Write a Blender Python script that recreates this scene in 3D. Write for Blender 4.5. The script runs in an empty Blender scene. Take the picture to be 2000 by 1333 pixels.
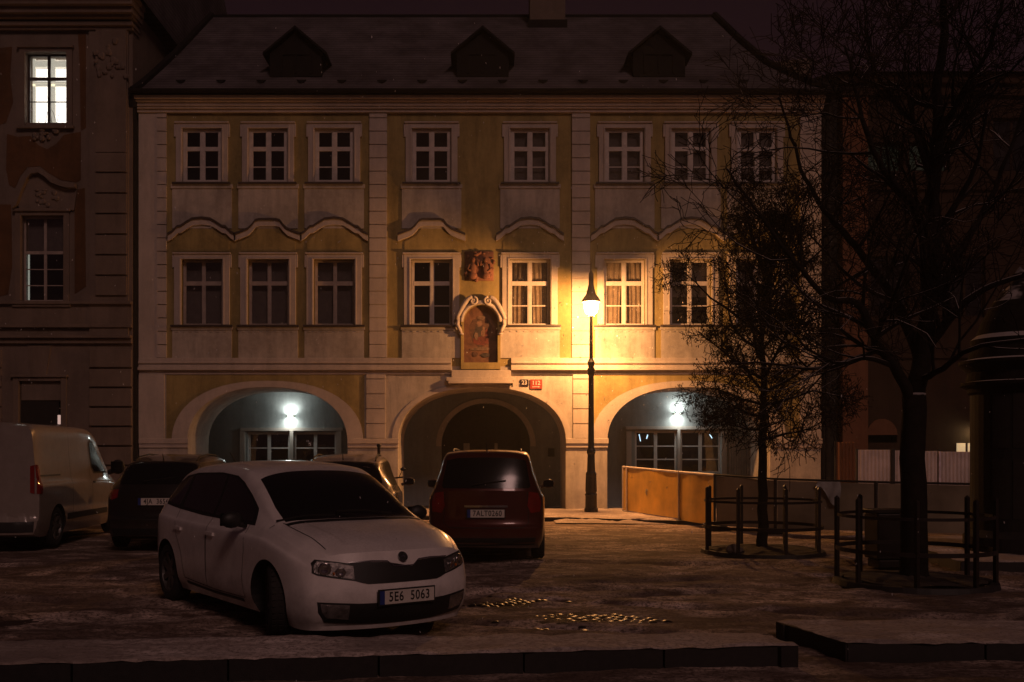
import bpy, bmesh, math, random
import numpy as np
from mathutils import Vector, Matrix
from mathutils.bvhtree import BVHTree
from mathutils.geometry import tessellate_polygon

sc = bpy.context.scene
# ---------------------------------------------------------------- camera, sky, light, exposure
HZ, VX, FP, H = 885.0, 950.0, 2000.0, 1.55
cd = bpy.data.cameras.new('camera'); cam = bpy.data.objects.new('camera', cd)
sc.collection.objects.link(cam); sc.camera = cam
cam.location = (0, 0, H); cam.rotation_euler = (math.radians(90), 0, 0)
cd.sensor_width = 36; cd.lens = 36; cd.shift_x = 0.025; cd.shift_y = 0.10925
cd.clip_start = 0.1; cd.clip_end = 500

w = bpy.data.worlds.new('World'); sc.world = w; w.use_nodes = True
wn = w.node_tree; wn.nodes.clear()
wo = wn.nodes.new('ShaderNodeOutputWorld'); bg = wn.nodes.new('ShaderNodeBackground')
tc = wn.nodes.new('ShaderNodeTexCoord'); sx = wn.nodes.new('ShaderNodeSeparateXYZ')
cr = wn.nodes.new('ShaderNodeValToRGB')                      # low cloud lit by the town, a little brighter towards the horizon
cr.color_ramp.elements[0].position = 0.0; cr.color_ramp.elements[0].color = (.0135, .0052, .0066, 1)
cr.color_ramp.elements[1].position = 0.7; cr.color_ramp.elements[1].color = (.0080, .0036, .0050, 1)
wn.links.new(tc.outputs['Generated'], sx.inputs[0]); wn.links.new(sx.outputs['Z'], cr.inputs[0])
wn.links.new(cr.outputs[0], bg.inputs[0]); wn.links.new(bg.outputs[0], wo.inputs[0])
bg.inputs[1].default_value = 1.0

sd = bpy.data.lights.new('town_glow', 'SUN'); so = bpy.data.objects.new('town_glow', sd)
sc.collection.objects.link(so)
sd.energy = 0.40; sd.angle = math.radians(14); sd.color = (1.0, .575, .50)
SUN_EL, SUN_AZ = 35.0, 22.0         # comes from behind the camera, a little from the right
sdir = Vector((math.sin(math.radians(-SUN_AZ))*math.cos(math.radians(SUN_EL)), math.cos(math.radians(SUN_AZ))*math.cos(math.radians(SUN_EL)), -math.sin(math.radians(SUN_EL))))
so.rotation_euler = sdir.to_track_quat('-Z', 'Y').to_euler()
so.location = (0, -5, 12)
sc.view_settings.view_transform = 'Standard'; sc.view_settings.look = 'None'
sc.view_settings.exposure = 0; sc.view_settings.gamma = 1
sc.cycles.use_denoising = True
sc.cycles.max_bounces = 6
sc.cycles.sample_clamp_indirect = 3.0

R = random.Random(7)

# ---------------------------------------------------------------- helpers
def PX(x, Y): return (x - VX) * Y / FP
def PZ(y, Y): return H + (HZ - y) * Y / FP
D = 27.0
def F(x): return PX(x, D)
def G(y): return PZ(y, D)

class MB:
    def __init__(s): s.v = []; s.f = []; s.m = []
    def add(s, vs, fs, mi=0):
        o = len(s.v); s.v += [tuple(v) for v in vs]
        s.f += [tuple(i + o for i in f) for f in fs]; s.m += [mi]*len(fs)
        return s
    def box(s, x0, x1, y0, y1, z0, z1, mi=0):
        vs = [(x, y, z) for x in (x0, x1) for y in (y0, y1) for z in (z0, z1)]
        fs = [(0,1,3,2),(4,6,7,5),(0,4,5,1),(2,3,7,6),(0,2,6,4),(1,5,7,3)]
        return s.add(vs, fs, mi)
    def prism(s, outer, holes, y0, y1, mi=0, back=True, rm=None):
        """polygon in x,z (with holes) extruded from y0 (front) to y1"""
        loops = [outer] + list(holes)
        tris = tessellate_polygon([[Vector((p[0], p[1], 0)) for p in l] for l in loops])
        flat = [p for l in loops for p in l]; n = len(flat)
        vs = [(p[0], y0, p[1]) for p in flat] + [(p[0], y1, p[1]) for p in flat]
        fs = [tuple(t) for t in tris]
        s.add(vs, fs, mi)
        o = len(s.v) - len(vs)
        if back:
            s.f += [tuple(i + n + o for i in t[::-1]) for t in tris]; s.m += [mi]*len(tris)
        k = 0
        for l in loops:
            for i in range(len(l)):
                j = (i + 1) % len(l)
                s.f.append((k+i+o, k+j+o, k+j+n+o, k+i+n+o)); s.m.append(mi if rm is None else rm)
            k += len(l)
        return s
    def tube(s, pts, rad, n=6, cap=True, mi=0):
        pts = [Vector(p) for p in pts]
        if not isinstance(rad, (list, tuple)): rad = [rad]*len(pts)
        up = None; rings = []
        for i, p in enumerate(pts):
            t = (pts[min(i+1, len(pts)-1)] - pts[max(i-1, 0)])
            if t.length < 1e-9: t = Vector((0,0,1))
            t.normalize()
            if up is None: up = Vector((0,0,1)) if abs(t.z) < .9 else Vector((1,0,0))
            a = up - t*up.dot(t)
            if a.length < 1e-6: a = Vector((0,1,0)) - t*t.y
            a.normalize(); up = a; b = t.cross(a)
            rings.append([p + (a*math.cos(2*math.pi*k/n) + b*math.sin(2*math.pi*k/n))*rad[i] for k in range(n)])
        vs = [v for r in rings for v in r]; fs = []
        for i in range(len(pts)-1):
            for k in range(n):
                fs.append((i*n+k, i*n+(k+1)%n, (i+1)*n+(k+1)%n, (i+1)*n+k))
        if cap: fs += [tuple(range(n))[::-1], tuple((len(pts)-1)*n+k for k in range(n))]
        return s.add(vs, fs, mi)
    def lathe(s, prof, cx=0, cy=0, n=24, mi=0):
        """prof = [(r, z)...] round the z axis"""
        vs = [(cx + r*math.cos(2*math.pi*k/n), cy + r*math.sin(2*math.pi*k/n), z) for r, z in prof for k in range(n)]
        fs = [(i*n+k, i*n+(k+1)%n, (i+1)*n+(k+1)%n, (i+1)*n+k) for i in range(len(prof)-1) for k in range(n)]
        return s.add(vs, fs, mi)
    def latheY(s, prof, cx, cy, cz, n=28, mi=0, a0=0, a1=2*math.pi):
        """prof = [(r, y)...] round an axis along y"""
        full = abs(a1 - a0 - 2*math.pi) < 1e-6; m = n if full else n+1
        vs = [(cx + r*math.cos(a0+(a1-a0)*k/n), cy + y, cz + r*math.sin(a0+(a1-a0)*k/n)) for r, y in prof for k in range(m)]
        fs = [(i*m+k, i*m+(k+1)%m, (i+1)*m+(k+1)%m, (i+1)*m+k) for i in range(len(prof)-1) for k in range(n)]
        return s.add(vs, fs, mi)
    def ball(s, c, r, n=8, mi=0):
        if not isinstance(r, (list, tuple)): r = (r, r, r)
        vs = []; m = n//2 + 1
        for i in range(m+1):
            a = math.pi*i/m
            for k in range(n):
                b = 2*math.pi*k/n
                vs.append((c[0]+r[0]*math.sin(a)*math.cos(b), c[1]+r[1]*math.sin(a)*math.sin(b), c[2]+r[2]*math.cos(a)))
        fs = [(i*n+k, (i+1)*n+k, (i+1)*n+(k+1)%n, i*n+(k+1)%n) for i in range(m) for k in range(n)]
        return s.add(vs, fs, mi)
    def build(s, name, mats, parent=None, smooth=False, bevel=0):
        me = bpy.data.meshes.new(name); me.from_pydata(s.v, [], s.f); me.validate()
        if not isinstance(mats, (list, tuple)): mats = [mats]
        for m in mats: me.materials.append(m)
        if len(mats) > 1 and len(me.polygons) == len(s.m):
            me.polygons.foreach_set('material_index', s.m)
        bm = bmesh.new(); bm.from_mesh(me)
        bmesh.ops.recalc_face_normals(bm, faces=bm.faces); bm.to_mesh(me); bm.free()
        if smooth: me.polygons.foreach_set('use_smooth', [True]*len(me.polygons))
        o = bpy.data.objects.new(name, me); sc.collection.objects.link(o)
        if parent: o.parent = parent
        if bevel:
            b = o.modifiers.new('bevel', 'BEVEL'); b.width = bevel; b.segments = 2; b.limit_method = 'ANGLE'
        return o

def tag(o, label=None, cat=None, group=None, kind=None):
    if label: o['label'] = label
    if cat: o['category'] = cat
    if group: o['group'] = group
    if kind: o['kind'] = kind
    return o
def empty(name, loc=(0,0,0), rz=0, **k):
    o = bpy.data.objects.new(name, None); sc.collection.objects.link(o)
    o.location = loc; o.rotation_euler = (0, 0, rz); o.empty_display_size = .2
    return tag(o, **k)
def copy_tree(o, parent=None):
    c = o.copy(); sc.collection.objects.link(c)
    if parent: c.parent = parent
    for ch in list(o.children): copy_tree(ch, c)
    return c
def text_mesh(name, s, size, mat, parent, loc, rot, extrude=.002, sx_=1.0, sp=1.0):
    cu = bpy.data.curves.new(name, 'FONT'); cu.body = s; cu.size = size; cu.extrude = extrude
    cu.align_x = 'CENTER'; cu.align_y = 'CENTER'; cu.space_character = sp; cu.offset = size*.012
    t = bpy.data.objects.new(name, cu); sc.collection.objects.link(t)
    bpy.context.view_layer.update()
    me = bpy.data.meshes.new_from_object(t.evaluated_get(bpy.context.evaluated_depsgraph_get()))
    bpy.data.objects.remove(t); bpy.data.curves.remove(cu)
    me.materials.clear(); me.materials.append(mat)
    o = bpy.data.objects.new(name, me); sc.collection.objects.link(o)
    o.parent = parent; o.location = loc; o.rotation_euler = rot; o.scale = (sx_, 1, 1)
    return o

# ---------------------------------------------------------------- materials
def nt(name):
    m = bpy.data.materials.new(name); m.use_nodes = True
    t = m.node_tree; b = t.nodes['Principled BSDF']
    return m, t, b
def N(t, ty, **k):
    n = t.nodes.new(ty)
    for a, v in k.items():
        if isinstance(v, dict): continue
        setattr(n, a, v)
    return n
def noise(t, scale, detail=5, rough=.6, vec=None, dist=0):
    n = N(t, 'ShaderNodeTexNoise'); n.inputs['Scale'].default_value = scale
    n.inputs['Detail'].default_value = detail; n.inputs['Roughness'].default_value = rough
    n.inputs['Distortion'].default_value = dist
    if vec: t.links.new(vec, n.inputs['Vector'])
    return n
def ramp(t, src, stops):
    r = N(t, 'ShaderNodeValToRGB'); e = r.color_ramp.elements
    while len(e) < len(stops): e.new(.5)
    for i, (p, c) in enumerate(stops):
        e[i].position = p; e[i].color = (*c, 1) if len(c) == 3 else c
    t.links.new(src, r.inputs[0]); return r
def mixc(t, fac, a, b, mode='MIX'):
    m = N(t, 'ShaderNodeMix'); m.data_type = 'RGBA'; m.blend_type = mode
    for s, v in ((0, fac), (6, a), (7, b)):
        if hasattr(v, 'links'): t.links.new(v, m.inputs[s])
        else: m.inputs[s].default_value = v if s == 0 else (*v, 1)
    return m.outputs[2]
def coords(t, scale=(1,1,1), rot=(0,0,0), which='Object'):
    c = N(t, 'ShaderNodeTexCoord'); mp = N(t, 'ShaderNodeMapping')
    mp.inputs['Scale'].default_value = scale; mp.inputs['Rotation'].default_value = rot
    t.links.new(c.outputs[which], mp.inputs[0]); return mp.outputs[0]
def bump(t, b, h, strength=.3, dist=.01):
    n = N(t, 'ShaderNodeBump'); n.inputs['Strength'].default_value = strength; n.inputs['Distance'].default_value = dist
    t.links.new(h, n.inputs['Height']); t.links.new(n.outputs[0], b.inputs['Normal'])

def simple(name, col, rough=.6, metal=0, coat=0, nz=.25, ns=6, bmp=.0, spec=.5):
    m, t, b = nt(name)
    v = coords(t)
    n = noise(t, ns, 4, .6, v)
    lo = tuple(c*(1-nz) for c in col); hi = tuple(min(1, c*(1+nz)) for c in col)
    r = ramp(t, n.outputs[0], [(.3, lo), (.7, hi)])
    t.links.new(r.outputs[0], b.inputs['Base Color'])
    b.inputs['Roughness'].default_value = rough; b.inputs['Metallic'].default_value = metal
    b.inputs['Coat Weight'].default_value = coat; b.inputs['Coat Roughness'].default_value = .06
    b.inputs['Specular IOR Level'].default_value = spec
    if bmp: bump(t, b, noise(t, ns*6, 4, .7, v).outputs[0], bmp, .01)
    return m
def plaster(name, col, dirt=.35, line=0):
    m, t, b = nt(name)
    v = coords(t); n1 = noise(t, .9, 6, .65, v)
    vs = coords(t, (2.2, 2.2, .35)); n2 = noise(t, 1.4, 5, .7, vs)
    n3 = noise(t, 9, 5, .7, v)
    c1 = mixc(t, ramp(t, n1.outputs[0], [(.40, (0,0,0)), (.60, (1,1,1))]).outputs[0], tuple(c*(1-dirt*.6) for c in col), col)
    c2 = mixc(t, ramp(t, n2.outputs[0], [(.42, (0,0,0)), (.68, (.75,.75,.75))]).outputs[0], c1, tuple(c*(1-dirt)*.9 for c in col))
    c3 = mixc(t, ramp(t, n3.outputs[0], [(.45, (0,0,0)), (.72, (.35,.35,.35))]).outputs[0], c2, tuple(min(1, c*1.12) for c in col))
    t.links.new(c3, b.inputs['Base Color']); b.inputs['Roughness'].default_value = .92
    b.inputs['Specular IOR Level'].default_value = .2
    bump(t, b, noise(t, 30, 5, .7, v).outputs[0], .35, .012)
    return m
def glow(name, col, s):
    m, t, b = nt(name)
    b.inputs['Base Color'].default_value = (*[min(1, c) for c in col], 1)
    b.inputs['Emission Color'].default_value = (*col, 1); b.inputs['Emission Strength'].default_value = s
    return m
def pane(name, tint=(.82,.82,.82), refl=.08):
    m = bpy.data.materials.new(name); m.use_nodes = True; t = m.node_tree; t.nodes.clear()
    o = N(t, 'ShaderNodeOutputMaterial'); mx = N(t, 'ShaderNodeMixShader')
    tr = N(t, 'ShaderNodeBsdfTransparent'); tr.inputs[0].default_value = (*tint, 1)
    gl = N(t, 'ShaderNodeBsdfGlossy'); gl.inputs['Roughness'].default_value = .03; gl.inputs[0].default_value = (.9,.9,.9,1)
    lw = N(t, 'ShaderNodeLayerWeight'); lw.inputs[0].default_value = .25
    ma = N(t, 'ShaderNodeMath', operation='MULTIPLY_ADD'); ma.inputs[1].default_value = .7; ma.inputs[2].default_value = refl
    bp = N(t, 'ShaderNodeBump'); bp.inputs['Strength'].default_value = .12; bp.inputs['Distance'].default_value = .02
    t.links.new(noise(t, 3, 2, .5, coords(t)).outputs[0], bp.inputs['Height']); t.links.new(bp.outputs[0], gl.inputs['Normal'])
    t.links.new(lw.outputs['Fresnel'], ma.inputs[0]); t.links.new(ma.outputs[0], mx.inputs[0])
    t.links.new(tr.outputs[0], mx.inputs[1]); t.links.new(gl.outputs[0], mx.inputs[2]); t.links.new(mx.outputs[0], o.inputs[0])
    return m

M = {}
M['white'] = plaster('cream plaster', (.50, .445, .385), .5)
M['yellow'] = plaster('ochre plaster', (.37, .285, .115), .5)
M['trim'] = plaster('cream moulding', (.52, .45, .39), .25)
M['greyp'] = plaster('grey arcade plaster', (.30, .31, .30), .3)
M['sash'] = simple('white sash paint', (.50, .45, .41), .5, nz=.15)
M['sashb'] = simple('darker white sash', (.36, .30, .26), .5, nz=.2)  # darker sash copy; on the first lower windows recess shade put into colour
M['sill'] = simple('dark tin sill', (.045, .03, .025), .5)
M['black'] = simple('black', (.012, .012, .012), .6)
M['room'] = simple('dark room', (.018, .014, .012), .9)
M['glass'] = pane('window glass')
M['curtain'] = simple('lace curtain', (.44, .34, .24), .9, nz=.3, ns=5)
M['blind'] = simple('drawn blind', (.26, .22, .20), .9, nz=.15)
M['slate'] = simple('dark slate', (.010, .009, .009), .8, nz=.3, spec=.2)
M['lbrown'] = plaster('left house plaster', (.205, .158, .125), .3)
M['lorange'] = plaster('left house orange field', (.15, .075, .035), .5)
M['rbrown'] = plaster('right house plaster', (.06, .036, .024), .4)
M['rorange'] = plaster('right house warm pilaster', (.20, .095, .055), .3)
M['gap'] = simple('near black finish', (.012, .010, .009), .9)
M['wood'] = simple('dark gate wood', (.022, .015, .011), .7, nz=.4, ns=8)
M['iron'] = simple('painted iron', (.02, .018, .016), .45, nz=.3)
M['ironb'] = simple('brown painted iron', (.013, .008, .006), .5, nz=.3, ns=12)
M['hood'] = simple('lamp hood paint', (.16, .12, .07), .45)

def roofmat():
    m, t, b = nt('snow dusted tiles')
    v = coords(t); n = noise(t, 1.1, 6, .65, v)
    wv = N(t, 'ShaderNodeTexWave', bands_direction='Z'); wv.inputs['Scale'].default_value = 2.6
    wv.inputs['Distortion'].default_value = .6; t.links.new(v, wv.inputs[0])
    r = ramp(t, n.outputs[0], [(.36, (.075,.064,.069)), (.66, (.155,.135,.145))])
    c = mixc(t, .35, r.outputs[0], wv.outputs['Color'], 'MULTIPLY')
    t.links.new(c, b.inputs['Base Color']); b.inputs['Roughness'].default_value = .9; b.inputs['Specular IOR Level'].default_value = .1
    bump(t, b, noise(t, 14, 4, .6, v).outputs[0], .4, .02)
    return m
M['roof'] = roofmat()

def snowmat(name, lo, hi, scale=1.0, rough=.85, wet=False):
    m, t, b = nt(name)
    v = coords(t)
    # trodden and driven snow: long streaks along the way the cars turn, patches where the paving shows
    vr = coords(t, (.7*scale, 1.9*scale, 1), (0, 0, math.radians(9)))
    n1 = noise(t, 1.3, 7, .68, vr, .6)
    vq = coords(t, (.6*scale, 1.3*scale, 1), (0, 0, math.radians(-24)))
    n4 = noise(t, 1.0, 7, .7, vq, .8)
    n2 = noise(t, .45, 4, .6, v); n3 = noise(t, 26, 5, .75, v)
    n5 = noise(t, 5.5*scale, 6, .75, coords(t, (.8, 1.6, 1)), .5)
    s1 = N(t, 'ShaderNodeMath', operation='MULTIPLY_ADD'); s1.inputs[1].default_value = .55; s2 = N(t, 'ShaderNodeMath', operation='MULTIPLY'); s2.inputs[1].default_value = .45
    t.links.new(n5.outputs[0], s2.inputs[0]); t.links.new(n1.outputs[0], s1.inputs[0]); t.links.new(s2.outputs[0], s1.inputs[2])
    base = ramp(t, s1.outputs[0], [(.42, lo), (.50, tuple((a+c)/2 for a, c in zip(lo, hi))), (.58, hi)]).outputs[0]
    base = mixc(t, ramp(t, n4.outputs[0], [(.44, (.85,.85,.85)), (.6, (0,0,0))]).outputs[0], base, lo)
    base = mixc(t, ramp(t, n2.outputs[0], [(.46, (0,0,0)), (.66, (.75,.75,.75))]).outputs[0], base, tuple(c*.55 for c in lo))
    base = mixc(t, ramp(t, n3.outputs[0], [(.40, (.9,.9,.9)), (.52, (0,0,0))]).outputs[0], base, tuple(c*.6 for c in lo))
    hgt = N(t, 'ShaderNodeMath', operation='ADD'); t.links.new(n1.outputs[0], hgt.inputs[0])
    mm = N(t, 'ShaderNodeMath', operation='MULTIPLY'); mm.inputs[1].default_value = .35; t.links.new(n3.outputs[0], mm.inputs[0])
    t.links.new(mm.outputs[0], hgt.inputs[1])
    b.inputs['Roughness'].default_value = rough; b.inputs['Specular IOR Level'].default_value = .25
    if wet:
        # wet bare setts in two melted patches
        geo = N(t, 'ShaderNodeNewGeometry'); patches = []
        for cx, cy, rx, ry in ((.83, 9.75, .62, .62), (.25, 10.6, .6, .45), (-4.6, 9.4, .8, .9)):
            mp = N(t, 'ShaderNodeMapping'); mp.vector_type = 'TEXTURE'
            mp.inputs['Location'].default_value = (cx, cy, 0); mp.inputs['Scale'].default_value = (rx, ry, 5)
            t.links.new(geo.outputs['Position'], mp.inputs[0])
            ln = N(t, 'ShaderNodeVectorMath', operation='LENGTH'); t.links.new(mp.outputs[0], ln.inputs[0])
            patches.append(ln.outputs['Value'])
        a = N(t, 'ShaderNodeMath', operation='MINIMUM'); t.links.new(patches[0], a.inputs[0]); t.links.new(patches[1], a.inputs[1])
        a2 = N(t, 'ShaderNodeMath', operation='MINIMUM'); t.links.new(a.outputs[0], a2.inputs[0]); t.links.new(patches[2], a2.inputs[1]); a = a2
        ad = N(t, 'ShaderNodeMath', operation='MULTIPLY_ADD'); ad.inputs[1].default_value = 2.2; t.links.new(noise(t, 2.6, 5, .7, v).outputs[0], ad.inputs[0]); t.links.new(a.outputs[0], ad.inputs[2])
        mask = ramp(t, ad.outputs[0], [(.0, (1,1,1)), (1.0, (0,0,0))])
        mask.color_ramp.elements[0].position = .60; mask.color_ramp.elements[1].position = .64
        dv = N(t, 'ShaderNodeMath', operation='MULTIPLY'); dv.inputs[1].default_value = .4; t.links.new(ad.outputs[0], dv.inputs[0])
        for l in list(mask.inputs[0].links): t.links.remove(l)
        t.links.new(dv.outputs[0], mask.inputs[0])
        base = mixc(t, mask.outputs[0], base, (.05, .032, .024))
        rr = N(t, 'ShaderNodeMapRange'); rr.inputs['To Min'].default_value = rough; rr.inputs['To Max'].default_value = .8
        t.links.new(mask.outputs[0], rr.inputs['Value']); t.links.new(rr.outputs[0], b.inputs['Roughness'])
        vo = N(t, 'ShaderNodeTexVoronoi'); vo.inputs['Scale'].default_value = 13; t.links.new(v, vo.inputs[0])
        bp2 = N(t, 'ShaderNodeBump'); bp2.inputs['Strength'].default_value = 1.0; bp2.inputs['Distance'].default_value = .022; bp2.invert = True
        mv = N(t, 'ShaderNodeMath', operation='MULTIPLY'); t.links.new(vo.outputs['Distance'], mv.inputs[0]); t.links.new(mask.outputs[0], mv.inputs[1])
        t.links.new(mv.outputs[0], bp2.inputs['Height'])
        bp = N(t, 'ShaderNodeBump'); bp.inputs['Strength'].default_value = .8; bp.inputs['Distance'].default_value = .07
        t.links.new(hgt.outputs[0], bp.inputs['Height']); t.links.new(bp2.outputs[0], bp.inputs['Normal'])
        t.links.new(bp.outputs[0], b.inputs['Normal'])
    else:
        bump(t, b, hgt.outputs[0], .8, .06)
    t.links.new(base, b.inputs['Base Color'])
    return m
M['ground'] = snowmat('driven snow', (.12, .078, .06), (.90, .72, .62), wet=True)
M['snow'] = snowmat('settled snow', (.42, .34, .30), (.86, .75, .70), 1.6)
M['kerb'] = simple('wet granite kerb', (.012, .010, .010), .6, nz=.4, ns=20, bmp=.3)

def barkmat(name, col):
    m, t, b = nt(name)
    v = coords(t); n = noise(t, 14, 5, .7, v)
    base = ramp(t, n.outputs[0], [(.3, tuple(c*.6 for c in col)), (.7, tuple(c*1.3 for c in col))]).outputs[0]
    g = N(t, 'ShaderNodeNewGeometry'); s = N(t, 'ShaderNodeSeparateXYZ'); t.links.new(g.outputs['Normal'], s.inputs[0])
    ad = N(t, 'ShaderNodeMath', operation='MULTIPLY_ADD'); ad.inputs[1].default_value = .5
    t.links.new(noise(t, 2.2, 3, .6, v).outputs[0], ad.inputs[0]); t.links.new(s.outputs['Z'], ad.inputs[2])
    k = ramp(t, ad.outputs[0], [(.90, (0,0,0)), (.95, (1,1,1))])
    # snow lies on the upper side of the limbs only
    t.links.new(mixc(t, k.outputs[0], base, (.42, .38, .37)), b.inputs['Base Color'])
    b.inputs['Roughness'].default_value = .9; b.inputs['Specular IOR Level'].default_value = .1
    return m
M['bark'] = barkmat('bark', (.018, .014, .012))
M['twig'] = simple('twig', (.022, .015, .011), .9, nz=.3, spec=.1)
M['leaf'] = simple('withered leaf', (.045, .022, .012), .8, nz=.5, spec=.1)

def carpaint(name, col, metal=0, rough=.35, snow=0):
    m, t, b = nt(name)
    v = coords(t); n = noise(t, 5, 6, .7, v)
    lo = tuple(c*.82 for c in col)
    c = ramp(t, n.outputs[0], [(.35, lo), (.65, col)]).outputs[0]
    if snow:
        g = N(t, 'ShaderNodeNewGeometry'); s = N(t, 'ShaderNodeSeparateXYZ'); t.links.new(g.outputs['Normal'], s.inputs[0])
        n2 = noise(t, 40, 6, .8, v); md = N(t, 'ShaderNodeMath', operation='MULTIPLY')
        rm = ramp(t, s.outputs['Z'], [(.75, (0,0,0)), (.97, (1,1,1))]); rn = ramp(t, n2.outputs[0], [(.5-.25*snow, (0,0,0)), (.62, (1,1,1))])
        t.links.new(rm.outputs[0], md.inputs[0]); t.links.new(rn.outputs[0], md.inputs[1])
        c = mixc(t, md.outputs[0], c, (.55,.5,.48))
    # road spray low on the body
    s2 = N(t, 'ShaderNodeSeparateXYZ'); t.links.new(v, s2.inputs[0])
    ad = N(t, 'ShaderNodeMath', operation='MULTIPLY_ADD'); ad.inputs[1].default_value = .35; t.links.new(n.outputs[0], ad.inputs[0]); t.links.new(s2.outputs['Z'], ad.inputs[2])
    k = ramp(t, ad.outputs[0], [(.3, (.55,.55,.55)), (.62, (0,0,0))])
    c = mixc(t, k.outputs[0], c, (.16,.12,.10))
    t.links.new(c, b.inputs['Base Color']); b.inputs['Metallic'].default_value = metal
    b.inputs['Roughness'].default_value = rough; b.inputs['Coat Weight'].default_value = .8; b.inputs['Coat Roughness'].default_value = .08
    return m
M['carwhite'] = carpaint('white car paint', (.82, .77, .74), 0, .35, .4)
M['carred'] = carpaint('dark red car paint', (.085, .014, .009), .3, .35)
M['cardark'] = carpaint('charcoal car paint', (.02, .017, .016), .3, .3)
M['carbrown'] = carpaint('grey brown car paint', (.14, .10, .085), .3, .35, .6)
M['vanwhite'] = carpaint('darkened van paint', (.27, .23, .20), 0, .35)  # white van; shade from the houses is put into this darker colour
M['carglass'] = simple('dark car glass', (.006, .006, .007), .19, spec=.6, nz=0)
M['sideglass'] = simple('glossy side glass', (.012, .009, .008), .05, spec=.9, nz=0)
M['rubber'] = simple('tyre rubber', (.015, .014, .014), .85, nz=.3, ns=20)
M['plastic'] = simple('black plastic', (.010, .010, .010), .55)
M['chrome'] = simple('chrome', (.6, .6, .6), .15, 1)
M['rim'] = simple('grey rim', (.10, .095, .09), .45, .5)
M['lens'] = simple('dark headlamp reflector', (.30, .28, .27), .22, .8, coat=1, nz=.6, ns=22, bmp=.5)
M['amber'] = simple('amber bulb', (.55, .16, .03), .25)
M['redlens'] = simple('red tail lamp lens', (.20, .008, .008), .12, 0, 1)
M['plate'] = simple('number plate white', (.62, .58, .52), .4, nz=.08)
M['plateblue'] = simple('number plate blue', (.02, .04, .20), .4)
M['ink'] = simple('black lettering', (.01, .01, .01), .5)
M['signred'] = simple('red enamel', (.28, .045, .03), .4)
M['signblack'] = simple('black enamel', (.02, .012, .02), .4)
M['signwhite'] = simple('white enamel', (.62, .58, .52), .4)
M['board'] = simple('ochre hoarding board', (.60, .34, .06), .45, nz=.3, ns=1.5)
M['boardgrey'] = simple('grey hoarding board', (.24, .20, .14), .3, nz=.35, ns=1.2, bmp=.2)
M['metal'] = simple('galvanised steel', (.62, .55, .52), .55, .2, nz=.25, ns=2)
M['gapstrip'] = simple('pale gap strip', (.7, .66, .75), .4)
M['paper'] = simple('white paper notice', (.30, .28, .26), .8)
M['flake'] = simple('snowflake', (.7, .68, .66), .9, nz=0)
M['stone'] = simple('plain stone', (.30, .26, .23), .9, bmp=.3)
M['relief'] = plaster('weathered painted relief', (.24, .11, .075), .6)
M['gold'] = simple('dull gold', (.30, .16, .05), .5, .3)
M['earth'] = simple('dark earth', (.035, .026, .02), .95, bmp=.6, ns=10)
# ================================================================ ground, pavement, kerbs
def ground_sheet():
    xs = sorted(set([-90, -60, -40, -30] + [round(v, 3) for v in list(np.linspace(-22, -7, 40)) + list(np.linspace(-7, 8, 170)) + list(np.linspace(8, 22, 40))] + [30, 40, 60, 90]))
    ys = sorted(set([-20, -8, 0, 3] + [round(v, 3) for v in list(np.linspace(5, 13, 150)) + list(np.linspace(13, 28, 90))] + [34, 45, 70, 110]))
    from mathutils import noise as mn
    vs = []
    for y in ys:
        for x in xs:
            z = -.030 + .018*mn.noise(Vector((x*.5, y*1.3, 0))) + .020*mn.noise(Vector((x*1.3, y*3.1, 3))) + .014*mn.noise(Vector((x*3.6, y*7, 5))) + .006*mn.noise(Vector((x*9, y*14, 8)))
            # ruts of turning tyres
            for k, (y0, sl, am) in enumerate(((12.0, .12, .5), (12.35, .12, .5), (14.2, .08, .4), (14.6, .08, .4), (17.5, .02, .3), (19.0, -.03, .3), (20.5, -.02, .3), (10.2, .30, .6), (10.9, .30, .6), (9.3, -.25, .4), (11.3, -.28, .3))):
                yy = y0 + sl*x + am*math.sin(x*.35 + k)
                e = (y-yy)/.13; z += -.034*math.exp(-e*e) + .018*math.exp(-(abs(e)-1.9)**2)
            if y < 4 or y > 29 or abs(x) > 24: z = -.03
            vs.append((x, y, min(z, .015)))
    n = len(xs); fs = [(j*n+i, j*n+i+1, (j+1)*n+i+1, (j+1)*n+i) for j in range(len(ys)-1) for i in range(n-1)]
    mb = MB(); mb.add(vs, fs); o = mb.build('ground', M['ground'], smooth=True)
    return tag(o, kind='structure')
ground_sheet()
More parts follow.
